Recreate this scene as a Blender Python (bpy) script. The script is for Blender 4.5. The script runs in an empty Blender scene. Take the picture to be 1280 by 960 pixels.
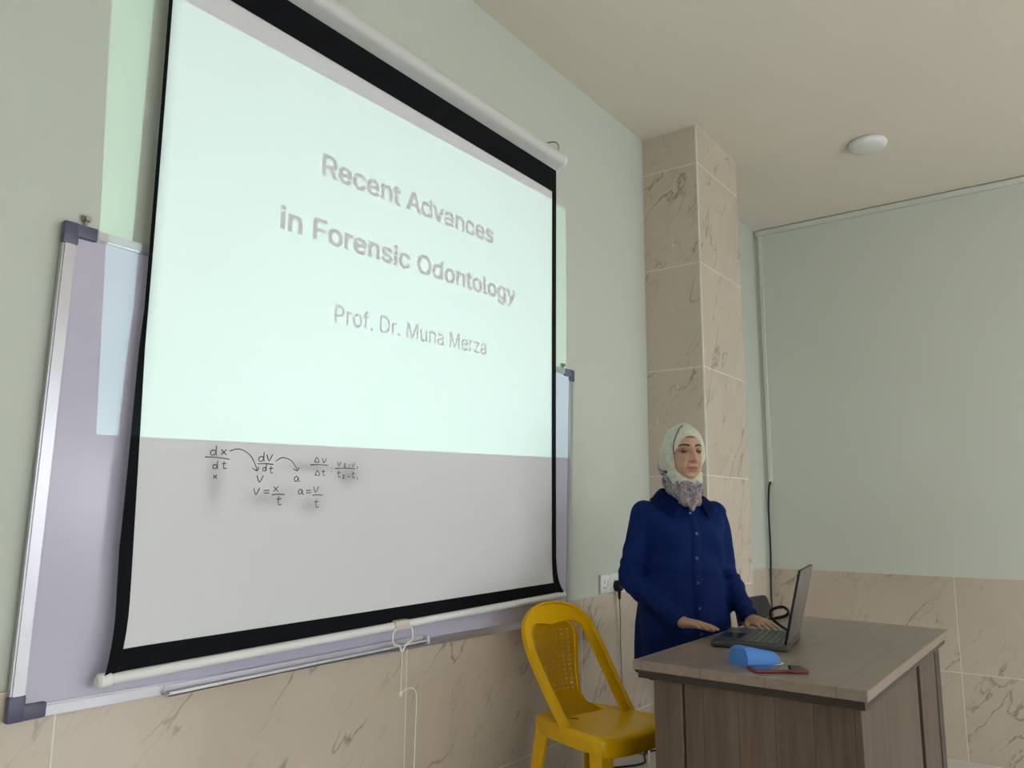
import bpy, bmesh, math, random
from mathutils import Vector, Matrix, noise
from mathutils.bvhtree import BVHTree

random.seed(7)
S = bpy.context.scene
COL = S.collection
V = Vector

# ------------------------------------------------------------------ camera, world, light, exposure
cam_d = bpy.data.cameras.new('camera')
cam_d.sensor_width = 36.0
cam_d.lens = 976.9 / 1280 * 36.0
cam_d.clip_start = 0.02
cam = bpy.data.objects.new('camera', cam_d)
COL.objects.link(cam)
_yaw, _pit, _rol = 0.6364, 0.1607, 0.0065
_F = V((-math.sin(_yaw) * math.cos(_pit), math.cos(_yaw) * math.cos(_pit), math.sin(_pit)))
_R = V((math.cos(_yaw), math.sin(_yaw), 0))
_U = _R.cross(_F)
_R2 = _R * math.cos(_rol) + _U * math.sin(_rol)
_U2 = -_R * math.sin(_rol) + _U * math.cos(_rol)
cam.matrix_world = Matrix(((_R2.x, _U2.x, -_F.x, 2.02), (_R2.y, _U2.y, -_F.y, 0.0),
                           (_R2.z, _U2.z, -_F.z, 1.56), (0, 0, 0, 1)))
S.camera = cam

world = bpy.data.worlds.new('world')
S.world = world
world.use_nodes = True
world.node_tree.nodes['Background'].inputs[0].default_value = (0.75, 0.85, 1.0, 1)
world.node_tree.nodes['Background'].inputs[1].default_value = 1.0
S.view_settings.view_transform = 'Standard'
S.view_settings.look = 'None'
S.view_settings.exposure = 0.41
S.view_settings.gamma = 1.0
S.view_settings.use_curve_mapping = False
S.cycles.use_denoising = True

WINDOW_POWER = 100.0       # daylight through each window
TUBE_STRENGTH = 10.0      # emission of the fluorescent tubes
PROJ_POWER = 188.0

def area_light(name, loc, rot, sx, sy, power, color):
    d = bpy.data.lights.new(name, 'AREA')
    d.shape = 'RECTANGLE'; d.size = sx; d.size_y = sy; d.energy = power; d.color = color
    o = bpy.data.objects.new(name, d); COL.objects.link(o)
    o.location = loc; o.rotation_euler = rot
    return o
# daylight entering by the three windows of the right-hand wall (x = 8) ; the one behind is an added light for the back wall
for k, yy in enumerate((0.2, 2.5, 4.8)):
    area_light('window_daylight', (7.93, yy, 1.65), (0, math.radians(33), 0), 1.5, 1.9, WINDOW_POWER, (0.94, 0.98, 1.04))
for xx in (6.7,):
    area_light('window_daylight', (xx, -3.93, 1.65), (math.radians(38), 0, 0), 1.9, 1.5, WINDOW_POWER * 1.45, (0.96, 0.99, 1.0))

# ------------------------------------------------------------------ mesh helpers
def bm_new(): return bmesh.new()

def add_box(bm, x0, x1, y0, y1, z0, z1, bev=0.0, seg=1):
    r = bmesh.ops.create_cube(bm, size=1.0)
    vs = r['verts']
    for v in vs:
        v.co = V(((x0 + x1) / 2 + v.co.x * (x1 - x0), (y0 + y1) / 2 + v.co.y * (y1 - y0), (z0 + z1) / 2 + v.co.z * (z1 - z0)))
    if bev > 0:
        es = list({e for v in vs for e in v.link_edges})
        bmesh.ops.bevel(bm, geom=es, offset=bev, segments=seg, profile=0.5, affect='EDGES')
    return bm

def frame_of(d):
    d = d.normalized()
    a = V((0, 0, 1)) if abs(d.z) < 0.9 else V((1, 0, 0))
    s = d.cross(a).normalized()
    return s, s.cross(d).normalized()

def add_loft(bm, rings, cap=True):
    """rings: lists of equal length of points, closed loops"""
    vr = [[bm.verts.new(p) for p in r] for r in rings]
    n = len(vr[0])
    for a, b in zip(vr, vr[1:]):
        for i in range(n):
            bm.faces.new((a[i], a[(i + 1) % n], b[(i + 1) % n], b[i]))
    if cap:
        bm.faces.new(vr[0][::-1]); bm.faces.new(vr[-1])
    return bm

def add_tube(bm, pts, r, n=8, closed=False):
    """round tube through pts; r number or list"""
    pts = [V(p) for p in pts]
    m = len(pts)
    rr = r if isinstance(r, (list, tuple)) else [r] * m
    prev = None
    rings = []
    for i, p in enumerate(pts):
        if closed:
            d = pts[(i + 1) % m] - pts[i - 1]
        else:
            d = pts[min(i + 1, m - 1)] - pts[max(i - 1, 0)]
        d.normalize()
        if prev is None:
            s, t = frame_of(d)
        else:
            s = prev - d * prev.dot(d)
            if s.length < 1e-6: s, _ = frame_of(d)
            s.normalize(); t = s.cross(d).normalized()
        prev = s
        rings.append([p + (s * math.cos(2 * math.pi * k / n) + t * math.sin(2 * math.pi * k / n)) * rr[i] for k in range(n)])
    if closed: rings.append(rings[0])
    if closed:
        vr = [[bm.verts.new(p) for p in r_] for r_ in rings[:-1]]
        vr.append(vr[0])
        for a, b in zip(vr, vr[1:]):
            for i in range(n):
                bm.faces.new((a[i], a[(i + 1) % n], b[(i + 1) % n], b[i]))
    else:
        add_loft(bm, rings)
    return bm

def add_capsule(bm, p0, p1, r0, r1, n=14, k=5):
    p0, p1 = V(p0), V(p1)
    d = (p1 - p0).normalized()
    s, t = frame_of(d)
    rings = []
    for i in range(k + 1):
        a = math.pi / 2 * i / k
        rings.append((p0 - d * r0 * math.cos(a), max(r0 * math.sin(a), 1e-4)))
    for i in range(k + 1):
        a = math.pi / 2 * i / k
        rings.append((p1 + d * r1 * math.sin(a), max(r1 * math.cos(a), 1e-4)))
    add_loft(bm, [[c + (s * math.cos(2 * math.pi * j / n) + t * math.sin(2 * math.pi * j / n)) * r for j in range(n)] for c, r in rings])

def add_ellipsoid(bm, c, rx, ry, rz, n=24, k=16, M=None):
    c = V(c)
    rings = []
    for i in range(k + 1):
        a = -math.pi / 2 + math.pi * i / k
        rr = max(math.cos(a), 1e-3)
        ring = []
        for j in range(n):
            b = 2 * math.pi * j / n
            p = V((rx * rr * math.cos(b), ry * rr * math.sin(b), rz * math.sin(a)))
            if M: p = M @ p
            ring.append(c + p)
        rings.append(ring)
    add_loft(bm, rings)

def add_cyl(bm, p0, p1, r0, r1=None, n=20, bev=0.0):
    p0, p1 = V(p0), V(p1)
    r1 = r0 if r1 is None else r1
    d = (p1 - p0).normalized(); s, t = frame_of(d)
    prof = [(p0, r0), (p1, r1)]
    if bev: prof = [(p0, r0 - bev), (p0 + d * bev, r0), (p1 - d * bev, r1), (p1, r1 - bev)]
    add_loft(bm, [[c + (s * math.cos(2 * math.pi * j / n) + t * math.sin(2 * math.pi * j / n)) * r for j in range(n)] for c, r in prof])

def catmull(pts, sub=6, closed=False):
    pts = [V(p) for p in pts]; out = []; m = len(pts)
    rng = range(m) if closed else range(m - 1)
    for i in rng:
        g = lambda k: pts[k % m] if closed else pts[min(max(k, 0), m - 1)]
        p0, p1, p2, p3 = g(i - 1), g(i), g(i + 1), g(i + 2)
        for s in range(sub):
            t = s / sub
            out.append(0.5 * ((2 * p1) + (p2 - p0) * t + (2 * p0 - 5 * p1 + 4 * p2 - p3) * t * t + (3 * p1 - p0 - 3 * p2 + p3) * t ** 3))
    if not closed: out.append(pts[-1])
    return out

def mesh_from(bm, name, mats, smooth=True, angle=40):
    bmesh.ops.recalc_face_normals(bm, faces=bm.faces[:])
    me = bpy.data.meshes.new(name)
    bm.to_mesh(me); bm.free()
    for m in (mats if isinstance(mats, (list, tuple)) else [mats]): me.materials.append(m)
    if smooth:
        me.polygons.foreach_set('use_smooth', [True] * len(me.polygons))
        me.set_sharp_from_angle(angle=math.radians(angle))
    return me

def obj(name, bm, mats, parent=None, smooth=True, world=False, angle=40):
    """links the bmesh as ONE object. world=True: bmesh is in world space and the parent is unrotated"""
    if world and parent is not None:
        off = V(parent.location)
        pp = parent.parent
        while pp: off += V(pp.location); pp = pp.parent
        for v in bm.verts: v.co -= off
    me = mesh_from(bm, name, mats, smooth, angle)
    o = bpy.data.objects.new(name, me); COL.objects.link(o)
    if parent is not None: o.parent = parent
    return o

def thing(name, label, cat, loc=(0, 0, 0), rotz=0.0, group=None):
    o = bpy.data.objects.new(name, None); COL.objects.link(o)
    o.empty_display_size = 0.1
    o.location = loc; o.rotation_euler = (0, 0, rotz)
    o['label'] = label; o['category'] = cat
    if group: o['group'] = group
    return o

def tag(o, label, cat, group=None):
    o['label'] = label; o['category'] = cat
    if group: o['group'] = group
    return o

def struct(o):
    o['kind'] = 'structure'
    return o

# ------------------------------------------------------------------ materials
class N:
    def __init__(self, name):
        self.m = bpy.data.materials.new(name); self.m.use_nodes = True
        self.t = self.m.node_tree; self.b = self.t.nodes['Principled BSDF']
    def n(self, typ, **kw):
        x = self.t.nodes.new(typ)
        for k, v in kw.items(): setattr(x, k, v)
        return x
    def l(self, a, b): self.t.links.new(a, b)
    def math(self, op, a, b=None, clamp=False):
        x = self.n('ShaderNodeMath', operation=op); x.use_clamp = clamp
        for i, q in enumerate((a, b)):
            if q is None: continue
            if isinstance(q, (int, float)): x.inputs[i].default_value = q
            else: self.l(q, x.inputs[i])
        return x.outputs[0]
    def mix(self, f, a, b, mode='MIX'):
        x = self.n('ShaderNodeMix', data_type='RGBA', blend_type=mode)
        for s, q in ((x.inputs[0], f), (x.inputs[6], a), (x.inputs[7], b)):
            if isinstance(q, (int, float)): s.default_value = q
            elif isinstance(q, tuple): s.default_value = (*q, 1) if len(q) == 3 else q
            else: self.l(q, s)
        return x.outputs[2]
    def ramp(self, f, stops):
        x = self.n('ShaderNodeValToRGB'); cr = x.color_ramp
        while len(cr.elements) < len(stops): cr.elements.new(0.5)
        for e, (p, c) in zip(cr.elements, stops):
            e.position = p; e.color = (c, c, c, 1) if isinstance(c, (int, float)) else (*c, 1)
        self.l(f, x.inputs[0]); return x.outputs[0]
    def coord(self, kind='Object', scale=(1, 1, 1), rnd=False, rot=(0, 0, 0)):
        tc = self.n('ShaderNodeTexCoord'); mp = self.n('ShaderNodeMapping')
        mp.inputs['Scale'].default_value = scale; mp.inputs['Rotation'].default_value = rot
        self.l(tc.outputs[kind], mp.inputs[0])
        if not rnd: return mp.outputs[0]
        oi = self.n('ShaderNodeObjectInfo'); va = self.n('ShaderNodeVectorMath', operation='ADD')
        cx = self.n('ShaderNodeCombineXYZ'); r = self.math('MULTIPLY', oi.outputs['Random'], 60.0)
        for i in range(3): self.l(r, cx.inputs[i])
        self.l(mp.outputs[0], va.inputs[0]); self.l(cx.outputs[0], va.inputs[1])
        return va.outputs[0]
    def noise(self, vec, scale, detail=4, rough=0.5, dist=0.0):
        x = self.n('ShaderNodeTexNoise'); x.inputs['Scale'].default_value = scale
        x.inputs['Detail'].default_value = detail; x.inputs['Roughness'].default_value = rough
        x.inputs['Distortion'].default_value = dist
        self.l(vec, x.inputs['Vector']); return x.outputs['Fac'], x.outputs['Color']
    def bump(self, h, strength=0.2, dist=0.01):
        x = self.n('ShaderNodeBump'); x.inputs['Strength'].default_value = strength; x.inputs['Distance'].default_value = dist
        self.l(h, x.inputs['Height']); self.l(x.outputs[0], self.b.inputs['Normal'])
    def base(self, c):
        if isinstance(c, tuple): self.b.inputs['Base Color'].default_value = (*c, 1)
        else: self.l(c, self.b.inputs['Base Color'])
    def set(self, rough=None, metal=None, spec=None, **kw):
        if rough is not None: self.b.inputs['Roughness'].default_value = rough
        if metal is not None: self.b.inputs['Metallic'].default_value = metal
        if spec is not None: self.b.inputs['Specular IOR Level'].default_value = spec
        for k, v in kw.items(): self.b.inputs[k.replace('_', ' ')].default_value = v

def plain(name, c, rough=0.5, metal=0.0, var=0.06, scale=30.0, bump=0.0, spec=0.5):
    """procedural material: colour with slight noise mottling, optional fine relief"""
    q = N(name); v = q.coord()
    f, _ = q.noise(v, scale, 3)
    lo = tuple(x * (1 - var) for x in c); hi = tuple(min(1, x * (1 + var)) for x in c)
    q.base(q.mix(f, lo, hi)); q.set(rough, metal, spec)
    if bump: q.bump(f, bump, 0.002)
    return q.m

def mat_paint(name, c, rough=0.6):
    q = N(name); v = q.coord()
    f, _ = q.noise(v, 0.9, 3); g, _ = q.noise(v, 140, 2)
    q.base(q.mix(f, tuple(x * 0.97 for x in c), tuple(x * 1.03 for x in c)))
    q.set(rough, 0, 0.35); q.bump(g, 0.05, 0.001); return q.m

def mat_marble(name, smears=False, rough=0.11):
    q = N(name)
    v = q.coord('Object', (1, 1, 1), True)
    f, col = q.noise(v, 2.2, 6, 0.6)
    sx_ = q.n('ShaderNodeSeparateXYZ'); q.l(v, sx_.inputs[0])
    hz = q.math('ADD', sx_.outputs[0], sx_.outputs[1])
    def veins(k, wid, seed, detail):
        # thin iso-lines of a noise stretched along the diagonal of the slab
        ac = q.math('SUBTRACT', q.math('MULTIPLY', hz, 0.80 * k), q.math('MULTIPLY', sx_.outputs[2], 0.62 * k))
        al = q.math('ADD', q.math('MULTIPLY', hz, 0.20 * k), q.math('MULTIPLY', sx_.outputs[2], 0.26 * k))
        cx = q.n('ShaderNodeCombineXYZ'); q.l(ac, cx.inputs[0]); q.l(al, cx.inputs[1]); cx.inputs[2].default_value = seed
        n_, _ = q.noise(cx.outputs[0], 1.0, detail, 0.55)
        return q.ramp(q.math('ABSOLUTE', q.math('SUBTRACT', n_, 0.5)), [(0.0, 1.0), (wid * 0.45, 0.6), (wid, 0.0)])
    gate, _ = q.noise(v, 3.4, 3); gate = q.ramp(gate, [(0.46, 0.0), (0.60, 1.0)])
    gate2, _ = q.noise(v, 5.0, 2); gate2 = q.ramp(gate2, [(0.42, 0.0), (0.6, 1.0)])
    vein = q.math('MULTIPLY', veins(2.6, 0.0085, 3.1, 5), gate)
    v2 = q.math('MULTIPLY', q.math('MULTIPLY', veins(5.2, 0.012, 9.7, 5), gate2), 0.32)
    cl, _ = q.noise(v, 1.3, 5, 0.6); cl2, _ = q.noise(v, 9, 4, 0.6)
    c = q.mix(q.ramp(cl, [(0.3, 0.0), (0.7, 1.0)]), (0.49, 0.41, 0.33), (0.575, 0.49, 0.40))
    c = q.mix(q.math('MULTIPLY', cl2, 0.25), c, (0.63, 0.545, 0.45))
    c = q.mix(v2, c, (0.27, 0.20, 0.145))
    c = q.mix(q.math('MULTIPLY', vein, 0.62), c, (0.16, 0.11, 0.08))
    if smears:
        n1, _ = q.noise(q.coord('Object', (1, 1, 0.25), True), 26, 3, 0.6)
        n2, _ = q.noise(v, 3.2, 2)
        sm = q.math('MULTIPLY', q.ramp(n1, [(0.66, 0.0), (0.70, 1.0)]), q.ramp(n2, [(0.45, 0.0), (0.6, 1.0)]))
        c = q.mix(q.math('MULTIPLY', sm, 0.6), c, (0.72, 0.70, 0.64))
    q.base(c); q.set(rough, 0, 0.5)
    return q.m

def mat_wood(name, grain='z', rough=0.42, plank=None, pitch=0.16, dark=1.0, grey=0.0):
    """dark grey-brown laminate; plank: axis across which printed plank joints repeat"""
    q = N(name)
    sc = {'z': (1, 1, 0.07), 'y': (1, 0.07, 1), 'x': (0.07, 1, 1)}[grain]
    v = q.coord('Object', sc)
    a, _ = q.noise(v, 22, 6, 0.65, 0.6); b, _ = q.noise(v, 90, 3, 0.6)
    big, _ = q.noise(q.coord('Object', tuple(s * 2 if s < 1 else 1 for s in sc)), 5, 4)
    f = q.math('ADD', q.math('MULTIPLY', a, 0.6), q.math('ADD', q.math('MULTIPLY', b, 0.25), q.math('MULTIPLY', big, 0.3)))
    D = dark
    c = q.ramp(f, [(0.38, (0.050 * D, 0.031 * D, 0.021 * D)), (0.56, (0.098 * D, 0.064 * D, 0.044 * D)), (0.75, (0.150 * D, 0.104 * D, 0.076 * D))])
    if plank:
        tc = q.n('ShaderNodeTexCoord'); sx = q.n('ShaderNodeSeparateXYZ'); q.l(tc.outputs['Object'], sx.inputs[0])
        p = q.math('DIVIDE', q.math('ADD', sx.outputs['XYZ'.index(plank.upper())], 10.0), pitch)
        fr = q.math('FRACT', p); fl = q.math('FLOOR', p)
        joint = q.ramp(fr, [(0.0, 1.0), (0.018, 0.9), (0.03, 0.0)])
        wn = q.n('ShaderNodeTexWhiteNoise', noise_dimensions='1D'); q.l(fl, wn.inputs['W'])
        c = q.mix(q.math('MULTIPLY', wn.outputs['Value'], 0.28), c, (0.15 * D, 0.105 * D, 0.078 * D))
        c = q.mix(q.math('MULTIPLY', joint, 0.6), c, (0.02, 0.014, 0.011))
    if grey: c = q.mix(grey, c, (0.22, 0.205, 0.185))
    q.base(c); q.set(rough, 0, 0.4); q.bump(b, 0.08, 0.001)
    return q.m

M = {}
M['wall'] = mat_paint('pale_green_wall_paint', (0.525, 0.555, 0.485))
M['ceil'] = mat_paint('ceiling_paint', (0.765, 0.70, 0.605), 0.8)
M['tile'] = mat_marble('beige_marble_tile')
M['ptile'] = mat_marble('pillar_marble_tile', True, 0.25)
M['grout'] = plain('grout', (0.70, 0.66, 0.57), 0.8)
M['floor'] = plain('pale_floor_tile', (0.66, 0.64, 0.60), 0.3, scale=3)
M['white_pl'] = plain('white_plastic', (0.74, 0.74, 0.72), 0.35, var=0.02)
M['grey_pl'] = plain('grey_white_case', (0.60, 0.60, 0.585), 0.4, var=0.03)
M['black_pl'] = plain('black_plastic', (0.008, 0.008, 0.010), 0.4, spec=0.3)
M['black_fab'] = plain('black_screen_border', (0.0035, 0.004, 0.006), 0.7, spec=0.12)
M['alu'] = plain('anodised_aluminium', (0.50, 0.49, 0.52), 0.32, 0.7, 0.03)
M['bluegrey'] = plain('blue_grey_plastic', (0.085, 0.085, 0.14), 0.4)
M['steel'] = plain('steel', (0.5, 0.48, 0.45), 0.35, 1.0)
M['brass'] = plain('dull_steel_hook', (0.33, 0.3, 0.24), 0.4, 0.9)
M['cord'] = plain('white_cord', (0.78, 0.74, 0.66), 0.7)
M['ink'] = plain('marker_ink', (0.10, 0.10, 0.105), 0.7)
M['dark'] = plain('dark_recess', (0.02, 0.015, 0.012), 0.6)

# ------------------------------------------------------------------ the room
H = 3.786; D = 5.992; X1 = 8.0; Y0 = -4.0
PLZ = 0.36                        # height of the teaching platform
def wall_quad(name, pts, mat):
    bm = bm_new(); bm.faces.new([bm.verts.new(p) for p in pts])
    me = bpy.data.meshes.new(name); bm.to_mesh(me); bm.free(); me.materials.append(mat)
    o = bpy.data.objects.new(name, me); COL.objects.link(o); return struct(o)
def box_struct(name, x0, x1, y0, y1, z0, z1, mat, bev=0):
    bm = bm_new(); add_box(bm, x0, x1, y0, y1, z0, z1, bev)
    return struct(obj(name, bm, mat, None, False))
floor_ = box_struct('floor', -0.12, X1 + 0.12, Y0 - 0.12, D + 0.12, -0.12, 0.0, M['floor'])
ceil_ = box_struct('ceiling', -0.12, X1 + 0.12, Y0 - 0.12, D + 0.12, H, H + 0.12, M['ceil'])
wall_l = box_struct('wall_left', -0.12, 0.0, Y0 - 0.12, D + 0.12, 0.0, H, M['wall'])
wall_b = box_struct('wall_back', 0.0, X1 + 0.12, D, D + 0.12, 0.0, H, mat_paint('wall_paint_lightened', (0.585, 0.61, 0.535)))  # same paint as other walls, colour raised to stand in for light here
plat = box_struct('platform', 0.012, 1.52, -3.0, 4.03, 0.0, PLZ, M['floor'])

def wall_with_holes(name, axis, pos, thick, u0, u1, holes, z0, z1, mat):
    """wall slab along u with rectangular window holes (u_a,u_b,z_a,z_b), one mesh"""
    bm = bm_new()
    us = sorted({u0, u1, *[h[0] for h in holes], *[h[1] for h in holes]})
    zs = sorted({z0, z1, *[h[2] for h in holes], *[h[3] for h in holes]})
    for a, b in zip(us, us[1:]):
        for c, d in zip(zs, zs[1:]):
            if any(h[0] - 1e-6 <= a and b <= h[1] + 1e-6 and h[2] - 1e-6 <= c and d <= h[3] + 1e-6 for h in holes): continue
            if axis == 'x': add_box(bm, pos, pos + thick, a, b, c, d)
            else: add_box(bm, a, b, pos, pos + thick, c, d)
    bmesh.ops.remove_doubles(bm, verts=bm.verts[:], dist=1e-5)
    return struct(obj(name, bm, mat, None, False))
wr_h = [(y - 0.95, y + 0.95, 0.9, 2.4) for y in (0.2, 2.5, 4.8)]
wf_h = [(x - 0.95, x + 0.95, 0.9, 2.4) for x in (6.7,)]  # added window behind the camera, lets in extra light for the back wall
wall_r = wall_with_holes('wall_right', 'x', X1, 0.12, Y0 - 0.12, D, wr_h, 0.0, H, M['wall'])
wall_f = wall_with_holes('wall_front', 'y', Y0 - 0.12, 0.12, 0.0, X1, wf_h, 0.0, H, M['wall'])
gl = N('window_glass'); gl.base((0.9, 0.95, 0.95)); gl.set(0.05, 0); gl.b.inputs['Transmission Weight'].default_value = 1.0
M['glass'] = gl.m
wn = 0
for axis, hs in (('x', wr_h), ('y', wf_h)):
    for (a, b, c, d) in hs:
        wn += 1
        bm = bm_new()
        q = X1 + 0.03 if axis == 'x' else Y0 - 0.09
        def bar(ua, ub, za, zb):
            if axis == 'x': add_box(bm, q, q + 0.06, ua, ub, za, zb)
            else: add_box(bm, ua, ub, q, q + 0.06, za, zb)
        bar(a, a + 0.05, c, d); bar(b - 0.05, b, c, d); bar((a + b) / 2 - 0.03, (a + b) / 2 + 0.03, c, d)
        bar(a, b, c, c + 0.05); bar(a, b, d - 0.05, d)
        w = struct(obj('window_%d' % wn, bm, M['alu'], None, False))
        bm = bm_new()
        if axis == 'x': add_box(bm, q + 0.025, q + 0.031, a, b, c, d)
        else: add_box(bm, a, b, q + 0.025, q + 0.031, c, d)
        obj('pane', bm, M['glass'], w, False)

# wainscot tiles, each its own object ---------------------------------------------------------
_tile_cache = {}
def tile(parent, axis, u0, u1, z0, z1, pos, mat, th=0.010, gap=0.0018):
    """axis 'x': lies on a plane x=pos facing +x; 'y': plane y=pos facing -y"""
    key = (axis, round(u1 - u0, 4), round(z1 - z0, 4), mat.name, th)
    du = (u1 - u0) / 2 - gap; dz = (z1 - z0) / 2 - gap
    if key not in _tile_cache:
        bm = bm_new()
        if axis == 'x': add_box(bm, 0, th, -du, du, -dz, dz, 0.0012)
        elif axis == 'y': add_box(bm, -du, du, -th, 0, -dz, dz, 0.0012)
        _tile_cache[key] = mesh_from(bm, 'tile', mat, False)
    o = bpy.data.objects.new('tile', _tile_cache[key]); COL.objects.link(o)
    o.location = (pos, (u0 + u1) / 2, (z0 + z1) / 2) if axis == 'x' else ((u0 + u1) / 2, pos, (z0 + z1) / 2)
    o.parent = parent
    return o
def grout_strip(parent, name, x0, x1, y0, y1, z0, z1):
    bm = bm_new(); add_box(bm, x0, x1, y0, y1, z0, z1)
    return obj(name, bm, M['grout'], parent, False)
W1, WJ = 1.150, 0.544
us = [-2.616, -1.436, -0.256, 0.924, 2.105, 3.290, 4.045]
for a, b in zip(us, us[1:]):
    tile(wall_l, 'x', a, b, WJ, W1, 0.0, M['tile'])
    tile(wall_l, 'x', a, b, 0.0, WJ, 0.0, M['tile'])
grout_strip(wall_l, 'grout', 0.0, 0.0094, -2.616, 4.045, 0.0, W1 - 0.001)
tile(wall_l, 'x', 4.680, D - 0.011, WJ, W1, 0.0, M['tile']); tile(wall_l, 'x', 4.680, D - 0.011, 0.0, WJ, 0.0, M['tile'])
grout_strip(wall_l, 'grout', 0.0, 0.0094, 4.68, D - 0.011, 0.0, W1 - 0.001)
ub = [0.0, 1.228, 2.41, 3.59, 4.77, 5.95, 7.13, 8.0]
for a, b in zip(ub, ub[1:]):
    tile(wall_b, 'y', a, b, WJ, W1, D, M['tile']); tile(wall_b, 'y', a, b, 0.0, WJ, D, M['tile'])
grout_strip(wall_b, 'grout', 0.0, X1, D - 0.0094, D, 0.0, W1 - 0.001)

# pillar -------------------------------------------------------------------------------------
PX, PY0, PY1 = 0.349, 4.045, 4.680
bm = bm_new(); add_box(bm, 0.0, PX - 0.0007, PY0 + 0.0007, PY1 - 0.002, 0.0, H)
pillar = struct(obj('pillar', bm, M['grout'], None, False))
pz = [0.0, 0.55, 1.150, 1.757, 2.355, 2.955, 3.553, H]
for a, b in zip(pz, pz[1:]):
    tile(pillar, 'y', 0.0, PX - 0.006, a, b, PY0 + 0.010, M['ptile'])
    tile(pillar, 'x', PY0 + 0.006, PY1, a, b, PX - 0.010, M['ptile'])
    t_ = tile(pillar, 'y', 0.0, PX - 0.006, a, b, PY1, M['ptile'])
bm = bm_new()      # ragged grout bead on the outer corner
pts = []
for i in range(60):
    z = H * i / 59
    k = noise.noise(V((z * 9, 0, 3))) * 0.0016
    pts.append((PX - 0.0045 + k, PY0 + 0.0045 + k, z))
add_tube(bm, pts, [0.0046 + 0.002 * noise.noise(V((p[2] * 14, 5, 0))) for p in pts], 6)
obj('grout_bead', bm, M['grout'], pillar)

# ------------------------------------------------------------------ whiteboard
wb = thing('whiteboard', 'wide white dry-erase board in an aluminium frame hung behind the projection screen', 'whiteboard', (0.012, 2.0, 1.65))
# corners (y, z) on the wall
wA, wB_, wC, wD = (0.813, 1.086), (3.160, 1.066), (3.200, 2.235), (0.828, 2.262)
def wbp(u, v, x):   # bilinear position on the board
    y = (wA[0] * (1 - u) + wB_[0] * u) * (1 - v) + (wD[0] * (1 - u) + wC[0] * u) * v
    z = (wA[1] * (1 - u) + wB_[1] * u) * (1 - v) + (wD[1] * (1 - u) + wC[1] * u) * v
    return V((x, y, z))
def wb_slab(name, u0, u1, v0, v1, x0, x1, mat, bev=0.0):
    bm = bm_new()
    vs = []
    for x in (x0, x1):
        for (u, v) in ((u0, v0), (u1, v0), (u1, v1), (u0, v1)): vs.append(bm.verts.new(wbp(u, v, x)))
    for f in ((0, 1, 2, 3), (4, 5, 6, 7), (0, 1, 5, 4), (1, 2, 6, 5), (2, 3, 7, 6), (3, 0, 4, 7)): bm.faces.new([vs[i] for i in f])
    bmesh.ops.recalc_face_normals(bm, faces=bm.faces[:])
    if bev: bmesh.ops.bevel(bm, geom=bm.edges[:], offset=bev, segments=2, affect='EDGES')
    return obj(name, bm, mat, wb, True, True)
q = N('whiteboard_enamel'); v = q.coord(); f, _ = q.noise(v, 1.2, 3)
g, _ = q.noise(q.coord('Object', (1, 9, 2.0), False, (0.6, 0, 0)), 6, 5, 0.7)
c = q.mix(f, (0.47, 0.445, 0.55), (0.52, 0.49, 0.595))
q.base(q.mix(q.ramp(g, [(0.68, 0.0), (0.76, 0.35)]), c, (0.72, 0.70, 0.78))); q.set(0.22, 0, 0.4); M['wbd'] = q.m
FW, FH = 0.0135, 0.024
wb_slab('panel', 0.004, 0.996, 0.006, 0.994, 0.0125, 0.022, M['wbd'])
wb_slab('frame_rail', 0.0, FW, 0.0, 1.0, 0.0125, 0.032, M['alu'], 0.004)
wb_slab('frame_rail', 1 - FW, 1.0, 0.0, 1.0, 0.0125, 0.032, M['alu'], 0.004)
wb_slab('frame_rail', FW, 1 - FW, 0.0, FH, 0.0125, 0.031, M['alu'], 0.004)
wb_slab('frame_rail', FW, 1 - FW, 1 - FH, 1.0, 0.0125, 0.031, M['alu'], 0.004)
for (su, sv) in ((0, 0), (1, 0), (1, 1), (0, 1)):
    bm = bm_new()
    c0 = wbp(su, sv, 0); du = 1 if su == 0 else -1; dv = 1 if sv == 0 else -1
    def cbox(y0, y1, z0, z1, xt):
        add_box(bm, 0.0128, xt, min(c0.y + du * y0, c0.y + du * y1), max(c0.y + du * y0, c0.y + du * y1),
                min(c0.z + dv * z0, c0.z + dv * z1), max(c0.z + dv * z0, c0.z + dv * z1), 0.005, 2)
    cbox(-0.003, 0.034, -0.003, 0.055, 0.0345); cbox(-0.002, 0.080, -0.002, 0.033, 0.0338)
    obj('corner_cap', bm, M['bluegrey'], wb, True, True)
for (hy, hz) in ((0.885, 2.288), (3.135, 2.256)):
    bm = bm_new()
    add_cyl(bm, (0.0, hy, hz), (0.022, hy, hz), 0.007, 0.007, 10, 0.001)
    add_box(bm, 0.004, 0.010, hy - 0.011, hy + 0.011, hz - 0.006, hz + 0.010, 0.002)
    add_box(bm, 0.006, 0.012, hy - 0.004, hy + 0.004, hz - 0.035, hz, 0.001)
    obj('hanging_bracket', bm, M['brass'], wb, True, True)
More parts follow.
